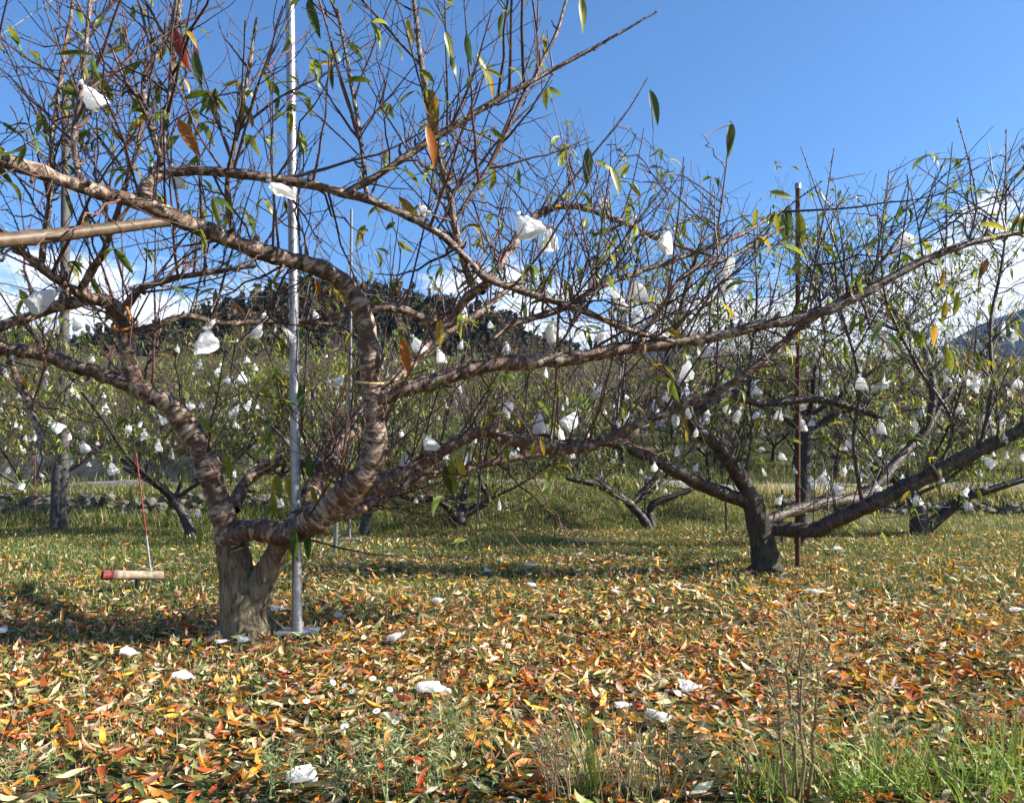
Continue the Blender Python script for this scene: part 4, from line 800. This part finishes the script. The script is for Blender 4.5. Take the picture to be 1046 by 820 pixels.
# bags lying on the ground
def ground_at(x, y):
    D = 5.0
    for _ in range(40):
        p = P(x, y, D); g = float(ground_z(p[0], p[1])); D = D * np.clip((CAMZ - g) / max(CAMZ - p[2], 1e-3), .8, 1.25)
    return P(x, y, D)
GB = [(190, 700, 20, 'crumpled white bag lying in the leaves in front of the forked trunk'), (447, 716, 26, 'long twisted white bag on orange leaves near the daisies'), (707, 712, 24, 'upper of two open white bags lying close together on orange leaves'), (678, 742, 24, 'lower of two open white bags lying close together on orange leaves'), (313, 808, 28, 'flattened white bag in the weeds at the bottom edge'), (408, 659, 19, 'flat greyish bag lying right of the pole base plate'), (250, 661, 15, 'small white bag right against the foot of the forked trunk'), (285, 629, 15, 'white bag lying between trunk and pole, behind the base plate'), (133, 674, 17, 'shaded greyish bag lying in the trunk shadow at left'), (3, 652, 14, 'white bag cut off by the left edge of the ground'), (347, 635, 12, 'pale flat bag on leaves just right of the steel pole'), (1041, 628, 12, 'white bag lying on the leaves at the right edge'), (228, 662, 9, 'sliver of a grey bag left of the trunk foot'), (450, 620, 12, 'small grey bag in the middle distance of the leaf carpet'), (543, 581, 9, 'white bag farthest back on the grass in the middle'), (498, 587, 9, 'pale scrap of bag left of the farthest white one'), (545, 602, 10, 'bluish flat bag below the farthest white one'), (630, 609, 8, 'small white bag in the tree shade at middle right'), (836, 610, 12, 'round white bag in front of the rusty post'), (657, 606, 9, 'white bag in the shade left of the second trunk'), (637, 730, 7, 'tiny white scrap of bag left of the two open bags'), (857, 565, 9, 'small white bag on the grass behind the rusty post')]
for i, (x, y, w, lb) in enumerate(GB):
    p = ground_at(x, y); o = bpy.data.objects.new('fallen_fruit_bag', FALLEN[i % len(FALLEN)]); COL.objects.link(o)
    o.location = (p[0], p[1], float(ground_z(p[0], p[1])) + .028); s = float(np.clip(w * p[1] / F / .125, .5, 1.1)); o.scale = (s, s, s * 1.1); o.rotation_euler = (rb.normal(0, .15), rb.normal(0, .15), rb.uniform(-.6, .6))
    tag(o, lb, 'fruit bag', 'paper bags lying on the ground')

# ------------------------------------------------------------------ poles, rods, ties
def pole(name, label, base, top, r, m, plate=None, cap=False, cat='pole', group=None, k=14):
    b_ = np.array(base, float); t_ = np.array(top, float); T = thing(name, b_, label, cat, group)
    a_ = Acc(); tube1(a_, [b_ + [0, 0, -.02], b_ * .5 + t_ * .5, t_], r, k, cap=True); a_.obj('pipe', m, T, usecol=False, usebark=False)
    if plate:
        q = Acc(); box(q, b_ + [0, 0, .042], plate, plate * .95, .012); q.obj('base_plate', M_ZINC, T, smooth=False, usecol=False)
        q = Acc(); tube1(q, [b_ + [0, 0, .048], b_ + [0, 0, .10]], r * 1.16, k, cap=True); q.obj('socket', M_ZINC, T, usecol=False, usebark=False)
    if cap:
        q = Acc(); d_ = nrm(t_ - b_); tube1(q, [t_ - d_ * .05, t_ + d_ * .015, t_ + d_ * .02], [r * 1.3, r * 1.3, r * .4], k, cap=True); q.obj('cap', M_ZINC, T, usecol=False, usebark=False)
    return T
g0 = ground_at(304, 648)
pole('support_pole', 'tall galvanised steel pole with square base plate beside the forked trunk', (g0[0], g0[1], .0), P(295.5, -60, 5.1), .031, M_ZINC, .24, group='steel support poles')
g1 = ground_at(357, 553); pole('support_pole', 'thin galvanised pole with plate foot half hidden behind the limbs', (g1[0], g1[1], float(ground_z(g1[0], g1[1]))), P(359, 214, 11.4), .02, M_ZINC2, .3, group='steel support poles')
g1 = ground_at(342, 565); pole('support_pole', 'short galvanised prop pole left of the plate footed one', (g1[0], g1[1], float(ground_z(g1[0], g1[1]))), P(346, 470, 9.6), .028, M_ZINC, group='steel support poles')
g1 = ground_at(815, 582); pole('support_pole', 'rust brown steel post with shiny cap beside the second trunk', (g1[0], g1[1], 0), P(815, 189, g1[1]), .027, M_RUST, cap=True, group='orchard posts')
for x, y, yt, xt, D, lb in [(486, 541, 400, 498, None, 'thin grey post leaning beside the small bank tree'), (659, 541, 470, 659, None, 'thin dark stake by the leaning bank tree'), (742, 544, 500, 741, None, 'thin dark stake left of the second trunk'), (799, 556, 500, 799, None, 'short dark stake between second trunk and rusty post')]:
    g1 = ground_at(x, y); pole('stake', lb, (g1[0], g1[1], float(ground_z(g1[0], g1[1]))), P(xt, yt, g1[1]), .014 if x == 486 else .018, M_DARKM, cat='stake', group='thin stakes', k=8)
g1 = ground_at(62, 543); D = g1[1]; gb = np.array([g1[0], D, float(ground_z(g1[0], D))])
UP = thing('tall_post', gb, 'tall pale weathered post with a dark sleeve at its foot', 'post')
a = Acc(); tube1(a, [gb + [.05, 0, -.1], P(66, 300, D), P(68, 88, D)], [.085, .075, .07], 14, cap=True); a.obj('shaft', M_PALEPOLE, UP, usecol=False, usebark=False)
a = Acc(); q = gb + [-.07, -.06, 0]; tube1(a, [q + [0, 0, -.1], q + [0, 0, 1.12]], .085, 12, cap=True); a.obj('sleeve', M_DARKM, UP, usecol=False, usebark=False)
a = Acc(); tube1(a, [P(67, 92, D), P(68, 86, D)], [.09, .05], 12, cap=True); a.obj('cap', M_ZINC, UP, usecol=False, usebark=False)
# red topped rods
g1 = ground_at(156, 600); gb = np.array([g1[0], g1[1], 0]); top = P(139, 463, g1[1]); RD = thing('marker_rod', gb, 'thin rod with red upper half standing behind the cream tube', 'marker rod', 'marker rods')
mid = gb * .42 + top * .58 - (top - gb) * .2
a = Acc(); tube1(a, [gb, mid], .008, 8, cap=True); a.obj('lower_rod', M_GREYROD, RD, usecol=False, usebark=False)
a = Acc(); tube1(a, [mid, top], .007, 8, cap=True); a.obj('red_sleeve', M_RED, RD, usecol=False, usebark=False)
g1 = ground_at(36, 536); gb = np.array([g1[0], g1[1], float(ground_z(g1[0], g1[1]))]); RD = thing('marker_rod', gb, 'thin red rod left of the tall weathered post', 'marker rod', 'marker rods')
a = Acc(); tube1(a, [gb, P(36, 500, g1[1])], .006, 8, cap=True); a.obj('lower_rod', M_RED, RD, usecol=False, usebark=False)
a = Acc(); tube1(a, [P(36, 500, g1[1]), P(36, 462, g1[1])], .007, 8, cap=True); a.obj('red_sleeve', M_RED, RD, usecol=False, usebark=False)
# cream tube with red mouth on a stub
g1 = ground_at(138, 604); D = g1[1]; A_ = P(104.5, 587, D - .16); B_ = P(166, 587.5, D + .16); dt = nrm(B_ - A_)
TB = thing('hollow_tube', (g1[0], D, 0), 'hollow cream tube with red painted mouth lying on a short stub', 'tube')
def hollow(acc, A, B, r, t, k=16):
    tube1(acc, [A, A * .5 + B * .5, B], r, k); d = nrm(B - A)
    n0 = acc.n; tube1(acc, [A - d * .0005, A + d * .0005, A + (B - A) * .97], [r, r - t, r - t], k)
hr = .04
a = Acc(); hollow(a, A_ + dt * .085, B_, hr, .004); a.obj('tube_body', M_TUBE, TB, usecol=False, usebark=False)
a = Acc(); hollow(a, A_, A_ + dt * .086, hr * 1.04, .006); a.obj('red_mouth', M_RED, TB, usecol=False, usebark=False)
a = Acc(); tube1(a, [A_ + dt * .10, A_ + dt * .104], hr * .93, 16, cap=True); a.obj('bore_shade', M_BLACK, TB, usecol=False, usebark=False)  # black disc closing the bore, painted stand-in for the shade inside
mc = A_ * .42 + B_ * .58; a = Acc(); tube1(a, [[mc[0], mc[1], -.02], mc - [0, 0, hr * .8]], .022, 8, cap=True); a.obj('stub', M_BLACK, TB, usecol=False, usebark=False)
# bamboo prop under the upper limb
bp = np.array([P(172, 226, 4.0), P(60, 240, 3.6), P(-70, 256, 3.2), P(-420, 330, 2.75)])
a = Acc(); c, r = smooth_path(bp, np.array([.026, .033, .035, .036]), .06)
al = np.r_[0, np.cumsum(np.linalg.norm(np.diff(c, axis=0), axis=1))]; r = r * (1 + .12 * np.exp(-(((al + .17) % .34 - .17) / .012) ** 2))
tube1(a, c, r, 16, cap=True); o = a.obj('bamboo_prop', M_BAMBOO, usecol=False, usebark=False); tag(o, 'tan bamboo pole propping the upper limb at the left edge', 'prop')
# ties
def ring(name, label, ctr, axis, R, r, m, sag=0.0, tail=None, group=None):
    ax = nrm(np.array(axis, float)); u = nrm(np.cross(ax, [.2, 1, .1])); v = np.cross(ax, u); t = np.linspace(0, 2 * math.pi, 40)
    p = np.array(ctr) + u * R * np.cos(t)[:, None] + v * R * np.sin(t)[:, None] + np.array([0, 0, -1.]) * sag * (1 - np.cos(t - 1.3))[:, None] * .5
    a_ = Acc(); tube1(a_, p, r, 8)
    if tail is not None: tube1(a_, tail, r, 8, cap=True)
    return tag(a_.obj(name, m, usecol=False, usebark=False), label, 'tie', group)
c0 = P(127.5, 331, 4.78); ring('hose_ring', 'orange hose loop hanging round the upright left limb', c0, P(125, 322, 4.77) - P(129, 345, 4.79) + np.array([.02, -.09, 0]), .074, .0085, M_ORANGE, tail=[P(133, 327, 4.7), P(132, 320, 4.68), P(129, 314, 4.7)])
c0 = P(378.5, 388, 4.61); ring('tie_band', 'cream cord tied round the tall middle limb above the long branch', c0, np.array([-.03, -.35, 1]), .086, .008, M_CREAM, .03, group='cream ties')
c0 = P(655, 353, 4.865); ring('tie_band', 'tan strap round the long limb below two hanging bags', c0, P(690, 350, 4.9) - P(640, 355, 4.85), .054, .009, M_CREAM, group='cream ties')
c0 = P(955, 482, 7.63); ring('tie_band', 'tan cord round the low right limb of the second tree', c0, P(970, 475, 7.6) - P(940, 490, 7.67), .082, .010, M_CREAM, group='cream ties')
# wires strung between posts
def wire(label, p, q, r, sag=.05, m=M_WIRE):
    t = np.linspace(0, 1, 14)[:, None]; c = np.array(p) * (1 - t) + np.array(q) * t - np.array([0, 0, 1.]) * sag * 4 * t * (1 - t)
    a_ = Acc(); tube1(a_, c, r, 5); return tag(a_.obj('wire', m, usecol=False, usebark=False), label, 'wire', 'wires strung over the orchard')
wire('bright cord slanting across the upper left corner of the sky', P(-90, 98, 4.2), P(130, -52, 4.6), .0042, 0)
wire('faint wire slanting down right from the rusty post cap', P(815, 190, 8.2), P(1080, 300, 9.0), .0018, .02)
wire('faint wire falling left of the galvanised pole top', P(222, -20, 6.0), P(188, 60, 6.2), .0022, 0)
wire('thin level wire crossing behind the right canopy', P(815, 333, 8.3), P(1080, 330, 8.6), .003, .02, M_DARKM)

# ------------------------------------------------------------------ walls
def stone_wall(label, x0, x1, y, z0, z1, seed, size=.17):
    rs = np.random.default_rng(seed); a_ = Acc(); n = int((x1 - x0) / size * (z1 - z0) / (size * .62) * 1.35)
    for _ in range(n):
        s = rs.uniform(.6, 1.25) * size; zz = rs.uniform(z0, z1); p = np.array([rs.uniform(x0, x1), y + rs.normal(0, .06) + (zz - z0) * .45, zz])
        v = ico2 * np.array([s * .62, s * .45, s * .42]) * (1 + .17 * rs.normal(size=(len(ico2), 1))); c_, s_ = math.cos(rs.normal(0, .4)), 0
        a_.add(v + p, ico2f)
    return tag(a_.obj('stone_wall', M_STONE, smooth=False, usecol=False), label, 'wall', 'dry stone walls')
stone_wall('low rough stone wall overgrown with grass behind the tall post', -12, -4.5, 14.75, .0, .58, 31)
stone_wall('low pale stone edging behind the grass at far right', 6.2, 15, 18.0, .0, .32, 32, .17)
a = Acc(); box(a, (-17, 22.6, .95), 19, .3, 1.0); o = a.obj('retaining_wall', M_CONC, smooth=False, usecol=False); tag(o, 'grey concrete retaining wall beyond the road at left', 'wall')

# ------------------------------------------------------------------ ground cover
PAL = np.array([(.58, .42, .22), (.52, .47, .26), (.64, .22, .025), (.46, .10, .022), (.20, .085, .042), (.70, .41, .05), (.24, .25, .075), (.12, .17, .05), (.58, .31, .21), (.74, .64, .46)])
def litter(acc, n, y0, y1, ns, w, Lr, xs_=1.0, lift=.03):
    u = rng.random(n); y = np.sqrt(y0 ** 2 + u * (y1 ** 2 - y0 ** 2)); x = (y * .70 + 1.1) * rng.uniform(-1, 1, n) * xs_
    return x, y
def lay(acc, x, y, wts, ns, Lr, lift, tilt=.19):
    k_ = clear(x, y); x, y, wts = x[k_], y[k_], wts[k_]
    n = len(x); az = rng.uniform(0, 6.28, n); pit = rng.normal(0, tilt, n)
    d = np.stack([np.cos(az) * np.cos(pit), np.sin(az) * np.cos(pit), np.sin(pit)], -1)
    up = np.stack([rng.normal(0, .35, n), rng.normal(0, .35, n), np.ones(n)], -1)
    Ln = rng.uniform(*Lr, n) * np.where(rng.random(n) < .35, rng.uniform(.45, .8, n), 1)
    z = ground_z(x, y) + rng.uniform(.004, lift, n) + np.abs(np.sin(pit)) * Ln * .45
    W_ = np.clip(wts, .001, None); W_ = W_ / W_.sum(1, keepdims=True); k = (rng.random((n, 1)) > np.cumsum(W_, 1)).sum(1).clip(0, len(PAL) - 1)
    col = PAL[k] * rng.uniform(.72, 1.25, (n, 1)) * (1 + rng.normal(0, .06, (n, 3)))
    pos = np.stack([x, y, z], -1) - d * Ln[:, None] * .5
    leaves(acc, pos, d, up, Ln, Ln * rng.uniform(.19, .33, n), rng.normal(.1, 1.15, n), rng.uniform(-.15, .85, n), np.clip(col, .01, .8), ns, twist=rng.normal(0, 1.3, n))
def weights(x, y):
    n = len(x); r = sm(-1.6, 1.2, x / np.maximum(y, 1) * 3.2 + rng.normal(0, .4, n)); far = sm(4.6, 7.5, y)
    near_l = np.array([.17, .13, .17, .12, .10, .09, .17, .11, .08, .06]); near_r = np.array([.16, .12, .21, .12, .08, .16, .13, .08, .06, .08])
    fw = np.array([.20, .20, .08, .05, .06, .13, .18, .13, .03, .11]); fr = np.array([.17, .15, .13, .05, .05, .25, .11, .09, .02, .15])
    a_ = near_l * (1 - r)[:, None] + near_r * r[:, None]; b_ = fw * (1 - r)[:, None] + fr * r[:, None]
    return a_ * (1 - far)[:, None] + b_ * far[:, None]
def clear(x, y):
    return (np.hypot(x - g0[0], y - g0[1]) > .15) & (np.hypot(x - b1[0], y - b1[1]) > .2) & (np.hypot(x - b2[0], y - b2[1]) > .18)
def patchy(x, y, thr, seed):
    return wob(np.stack([x, y, 0 * x], -1), seed, 1.7) > thr
lt = Acc()
x, y = litter(lt, 25500, 1.5, 5.4, 6, 1, None); k = ~((y < 2.9) & (x > .55 + rng.normal(0, .3, len(x)))) | (rng.random(len(x)) < .45); x, y = x[k], y[k]
lay(lt, x, y, weights(x, y), 6, (.04, .108), .03)
x, y = litter(lt, 12000, 1.5, 6.5, 6, 1, None); lay(lt, x, y, np.tile(np.array([.25, .1, .05, .1, .35, 0, .1, .05, 0, 0]), (len(x), 1)), 3, (.05, .12), .008, .1)
x, y = litter(lt, 24500, 5.4, 9.5, 4, 1, None); k = rng.random(len(x)) < (np.where(x < -.4 * y + 1 , .7, .95) * (1 - .3 * sm(6, 9.5, y)) * (.85 + .35 * wob(np.stack([x, y, 0 * x], -1), 16, 1.1))); x, y = x[k], y[k]; lay(lt, x, y, weights(x, y), 4, (.055, .12), .03, .3)
x, y = litter(lt, 36000, 9.5, 18, 2, 1, None); k = (rng.random(len(x)) < (1 - .75 * sm(12, 16.5, y)) * (.7 + .6 * wob(np.stack([x, y, 0 * x], -1), 15, .8))); x, y = x[k], y[k]; lay(lt, x, y, weights(x, y), 3, (.05, .105), .05, .3)
tag(lt.obj('leaf_litter', M_LITTER), 'carpet of fallen orange, tan and green peach leaves', 'fallen leaves', kind='stuff')
GCOL = np.array([(.055, .092, .020), (.095, .14, .032), (.17, .20, .05), (.34, .29, .11), (.52, .43, .23)])
def grass(acc, x, y, Lr, Wr, p, bend=.5, ns=3):
    n = len(x); d = np.stack([rng.normal(0, .25, n), rng.normal(0, .25, n), np.ones(n)], -1)
    c = GCOL[rng.choice(5, n, p=p)] * rng.uniform(.7, 1.3, (n, 1))
    blades(acc, np.stack([x, y, ground_z(x, y) - .005], -1), d, rng.uniform(*Lr, n), rng.uniform(*Wr, n), np.abs(rng.normal(0, bend, n)), c, ns)
ga = Acc()
x, y = litter(ga, 34000, 1.5, 5.4, 0, 0, None); k = patchy(x, y, .12, 4); grass(ga, x[k], y[k], (.035, .085), (.003, .006), [.25, .25, .2, .15, .15])
x, y = litter(ga, 150000, 4.6, 14.5, 0, 0, None); k = (rng.random(len(x)) < .25 + .75 * sm(5, 8, y)) & (wob(np.stack([x, y, 0 * x], -1), 4, .9) > -.55 + rng.normal(0, .3, len(x))); grass(ga, x[k], y[k], (.03, .09), (.005, .010), [.25, .28, .25, .14, .08], ns=2)
n = 85000; x = rng.uniform(-14, 8, n); y = rng.uniform(13.2, 18.2, n); w_ = wob(np.stack([x, y * 2, 0 * x], -1), 21, .9); k = rng.random(n) < np.clip(.75 + w_, .12, 1); x = x[k]; y = y[k]; grass(ga, x, y, (.03, .17), (.007, .014), [.14, .24, .28, .20, .14], .8, 2)
n = 900; c_ = rng.uniform(-12, 7, n); d_ = rng.uniform(13.8, 17.6, n); x = np.repeat(c_, 22) + rng.normal(0, .07, n * 22); y = np.repeat(d_, 22) + rng.normal(0, .07, n * 22); grass(ga, x, y, (.08, .3), (.007, .014), [.2, .25, .25, .18, .12], .9, 2)
n = 26000; x = rng.uniform(3, 16, n); y = rng.uniform(12.5, 18.0, n); grass(ga, x, y, (.03, .15), (.007, .014), [.10, .22, .33, .22, .13], .8, 2)
n = 9000; x = rng.uniform(5.5, 17, n); y = rng.uniform(18.1, 19.2, n); grass(ga, x, y, (.1, .4), (.01, .02), [.02, .06, .17, .35, .40], .6, 2)
n = 9000; x = rng.uniform(-12, -4.4, n); y = rng.uniform(14.2, 15.1, n); grass(ga, x, y, (.15, .5), (.008, .016), [.3, .3, .2, .12, .08], .9, 3)
n = 16000; x = rng.uniform(-9, -4, n); y = rng.uniform(8.5, 14.6, n); grass(ga, x, y, (.03, .13), (.006, .013), [.36, .36, .18, .07, .03], .8, 2)
n = 30000; x = rng.uniform(-24, 24, n); y = rng.uniform(21.5, 30, n); grass(ga, x, y, (.1, .4), (.012, .025), [.12, .22, .3, .22, .14], .6, 2)
tag(ga.obj('grass', M_GRASS), 'short grass growing through the leaves and over the bank', 'grass', kind='stuff')
# low clover-like leaves in the foreground
# ------------------------------------------------------------------ foreground plants, each a thing
def tuft(label, px_, py_, n, Lr, Wr, cols, spread, bend=.5, seed=0, group='grass tufts in the foreground', name='grass_tuft'):
    rs = np.random.default_rng(seed); g = ground_at(px_, py_); x = g[0] + rs.normal(0, spread, n); y = g[1] + rs.normal(0, spread * .7, n); a_ = Acc()
    d = np.stack([(x - g[0]) * 2.2 + rs.normal(0, .16, n), (y - g[1]) * 2.2 + rs.normal(0, .16, n), np.ones(n)], -1)
    c = np.array(cols)[rs.integers(0, len(cols), n)] * rs.uniform(.7, 1.3, (n, 1))
    blades(a_, np.stack([x, y, ground_z(x, y) - .005], -1), d, rs.uniform(*Lr, n), rs.uniform(*Wr, n), np.abs(rs.normal(0, bend, n)), c, 6)
    return tag(a_.obj(name, M_GRASS), label, 'grass tuft', group)
GR = [(.15, .24, .045), (.21, .30, .06), (.28, .34, .09)]; DRY = [(.50, .41, .24), (.38, .29, .16), (.58, .50, .32), (.2, .21, .08)]
tuft('bright green arching grass tuft left of the tall dry weed foot', 790, 815, 60, (.12, .28), (.004, .008), GR, .10, .5, 1)
tuft('lush green grass tuft right of the tall dry weed', 893, 808, 80, (.14, .34), (.004, .008), GR, .09, .4, 2)
tuft('long bladed green tuft in the bottom right corner', 1005, 822, 80, (.18, .42), (.005, .010), GR, .12, .8, 3)
tuft('green tuft at the right edge with broad drooping blades', 1045, 790, 50, (.15, .33), (.006, .012), GR, .08, .9, 4)
tuft('short green tuft between the two big tufts at bottom right', 945, 800, 70, (.07, .2), (.004, .008), GR, .11, .6, 5)
tuft('dry straw tuft behind the green stalks at bottom middle', 610, 812, 110, (.10, .34), (.002, .004), DRY, .10, .35, 6)
tuft('second straw coloured tuft right of the green stalks', 655, 800, 90, (.08, .28), (.002, .004), DRY, .09, .4, 7)
tuft('thin pale grass around the base of the tall dry weed', 838, 800, 110, (.08, .28), (.002, .004), DRY + GR, .12, .4, 8)
tuft('tall single green stalks rising over dry straw', 603, 815, 20, (.08, .43), (.005, .011), GR[:2], .022, .18, 9)
tuft('small dark green tuft beside the cream tube', 190, 602, 90, (.08, .22), (.006, .01), [(.05, .09, .02), (.07, .12, .03)], .11, .5, 10, 'grass tufts farther back')
tuft('bushy green tuft right of the rusty post', 900, 606, 90, (.08, .24), (.006, .01), [(.07, .10, .02), (.12, .15, .04)], .10, .5, 11, 'grass tufts farther back')
tuft('dark grass clump at the left, in front of the stone wall', 35, 584, 130, (.06, .2), (.006, .01), [(.04, .075, .02), (.06, .10, .03)], .13, .5, 12, 'grass tufts farther back')
def weed(label, px_, py_, h, stems, seed, col, leafL=(.02, .05), dens=60, lean=.25, fat=1.0, name='weed', wl=.16, group='weeds in the foreground'):
    """thin branching stems with many narrow leaves"""
    rs = np.random.default_rng(seed); g = ground_at(px_, py_); T = thing(name, (g[0], g[1], float(ground_z(g[0], g[1]))), label, 'weed', group)
    C = []; R = []
    for k in range(stems):
        az = rs.uniform(0, 6.28); l = h * rs.uniform(.55, 1); b_ = g + [rs.normal(0, .035) * (stems > 1), rs.normal(0, .035) * (stems > 1), 0]; t = np.linspace(0, 1, 9)[:, None]
        c = b_ + np.array([math.cos(az) * lean, math.sin(az) * lean, 1]) * l * t + rs.normal(0, .012, (9, 3)) * t * l * 2; C.append(c); R.append(np.linspace(.0028, .001, 9) * (1 + h) * fat)
    c2, r2 = spawn(C, R, 26, .04, .13 * (1 + h), rs, 2, up=.5, fwd=.8, r0=(.0009, .0014), r1=.0006, npts=5, tmin=.25)
    a_ = Acc(); tubes(a_, np.array(C), np.array(R), 5, [np.array(col[0])] * len(C)); tubes(a_, c2, r2, 3, [np.array(col[0])] * len(c2)); a_.obj('stem', M_GRASS, T, usebark=False)
    pts = np.concatenate([np.concatenate([c[2:] + (c[1:2] - c[:1]) * rs.uniform(0, 1) for c in C for _ in range(3)]), c2.reshape(-1, 3), c2[:, 2:].reshape(-1, 3)]); pts = pts[rs.random(len(pts)) < dens / 100]; m = len(pts)
    az = rs.uniform(0, 6.28, m); la = Acc(); Ln = rs.uniform(*leafL, m)
    leaves(la, pts, np.stack([np.cos(az), np.sin(az), rs.uniform(-.2, 1, m)], -1), np.tile([0, 0, 1.], (m, 1)) + rs.normal(0, .3, (m, 3)), Ln, Ln * wl, rs.uniform(-.2, 1, m), rs.uniform(0, .5, m), np.array(col)[rs.integers(0, len(col), m)] * rs.uniform(.75, 1.3, (m, 1)), 3)
    la.obj('foliage', M_GRASS, T)['kind'] = 'stuff'
    return T
WG = [(.23, .28, .12), (.31, .35, .16), (.40, .40, .23)]; WD = [(.26, .20, .12), (.38, .32, .20), (.28, .27, .14)]
weed('feathery grey green weed at the bottom edge below the daisies', 395, 822, .26, 6, 1, WG)
weed('feathery green weed right of the bottom edge bag', 352, 820, .16, 6, 2, WG)
weed('low feathery weed clump at bottom left of middle', 440, 812, .22, 6, 3, WG)
weed('wispy green weed standing between daisies and twisted bag', 462, 778, .16, 4, 4, WG)
weed('thin green weed left of the bottom edge bag', 280, 815, .15, 5, 5, WG)
weed('tall dry brown weed standing alone on the right with seed heads', 832, 822, .70, 5, 6, WD + WG[1:], (.02, .045), 100, .10, fat=1.4)
weed('dry brown weed clump behind the green stalks', 575, 818, .28, 8, 7, WD, (.015, .035))
weed('mixed dry weed below the two open bags', 690, 815, .24, 8, 8, WD + WG)
weed('green leafy weed at bottom right between grass tufts', 870, 824, .13, 7, 9, GR, (.02, .04), 45, .5, wl=.3)
weed('broad leafed green weed at the bottom right corner', 1020, 812, .12, 6, 10, GR, (.03, .06), 35, .5, wl=.42)
weed('low leafy weed right of the tall dry weed', 925, 822, .11, 7, 11, GR, (.02, .04), 40, .5, wl=.35)
weed('dry wispy weed at the right, in front of orange leaves', 915, 785, .26, 6, 12, WD + WG, (.012, .03))
weed('thin dry weed near the right edge', 1000, 780, .26, 6, 13, WD + WG, (.012, .03))
weed('small wispy weed left of the tall dry weed', 760, 800, .14, 6, 14, WD + WG, (.015, .03))
weed('tiny green weed in the bottom left corner', 32, 800, .10, 4, 15, WG)
# daisies
DP = [[(352, 700), (398, 704), (381, 693)], [(360, 706), (313, 716), (340, 697)], [(385, 726), (409, 733), (404, 737), (352, 742)]]
dl = ['daisy plant with open white flowers right of the pole foot', 'daisy plant with small white flowers left in the flower patch', 'daisy plant nearest the camera, flowers half closed']
for i, fl in enumerate(DP):
    mx_ = np.mean([f[0] for f in fl]); my_ = max(f[1] for f in fl) + 14; g = ground_at(mx_, my_); T = thing('daisy_plant', (g[0], g[1], 0), dl[i], 'flower', 'daisies in the leaf litter')
    st = Acc(); lf = Acc(); rs = np.random.default_rng(60 + i)
    for x, y in fl:
        top = P(x, y, g[1] - rs.uniform(0, .05)); t = np.linspace(0, 1, 6)[:, None]; b_ = g + [rs.normal(0, .03), rs.normal(0, .03), 0]; tube1(st, b_ * (1 - t) + top * t + np.array([0, 0, .02]) * t * (1 - t), .0012, 4, (.10, .15, .04))
        n = 22; az = np.arange(n) * 2 * math.pi / n; fa = Acc(); tl = nrm(np.array([rs.normal(0, .3), -.5, 1])); u = nrm(np.cross(tl, [1, 0, 0])); v = np.cross(tl, u)
        d = u * np.cos(az)[:, None] + v * np.sin(az)[:, None] + tl * .25; leaves(fa, np.tile(top, (n, 1)) + d * .003, d, np.tile(tl, (n, 1)), np.full(n, .013), np.full(n, .005), np.full(n, .3), np.full(n, .1), np.tile([.8, .8, .8], (n, 1)), 3)
        h = fa.obj('flower_head', M_PINK, T, usebark=False); ea = Acc(); ea.add(ico2 * np.array([.0045, .0045, .0035]) + top + tl * .002, ico2f); e = ea.obj('flower_eye', M_YEL, h, usecol=False)
    st.obj('stem', M_GRASS, T, usebark=False)
    m = 26; az = rs.uniform(0, 6.28, m); Ln = rs.uniform(.03, .06, m); leaves(lf, np.tile(g, (m, 1)) + np.c_[rs.normal(0, .05, (m, 2)), rs.uniform(0, .06, m)], np.stack([np.cos(az), np.sin(az), rs.uniform(.1, 1, m)], -1), np.tile([0, 0, 1.], (m, 1)), Ln, Ln * .22, rs.uniform(0, 1, m), np.full(m, .2), np.array(GR)[rs.integers(0, 3, m)], 3); lf.obj('foliage', M_GRASS, T)['kind'] = 'stuff'

# ------------------------------------------------------------------ the air
def haze():
    a_ = Acc(); box(a_, (0, 900, 219), 5600, 2700, 440)
    m = bpy.data.materials.new('air'); m.use_nodes = True; t = m.node_tree; t.nodes.clear(); o = t.nodes.new('ShaderNodeOutputMaterial'); v = t.nodes.new('ShaderNodeVolumePrincipled')
    v.inputs['Color'].default_value = (.26, .46, .86, 1); v.inputs['Density'].default_value = HAZE; v.inputs['Anisotropy'].default_value = .2
    t.links.new(v.outputs[0], o.inputs['Volume'])
    h = a_.obj('haze', m, smooth=False, usecol=False); h['kind'] = 'stuff'; h.visible_shadow = True
HAZE = .00011
haze()
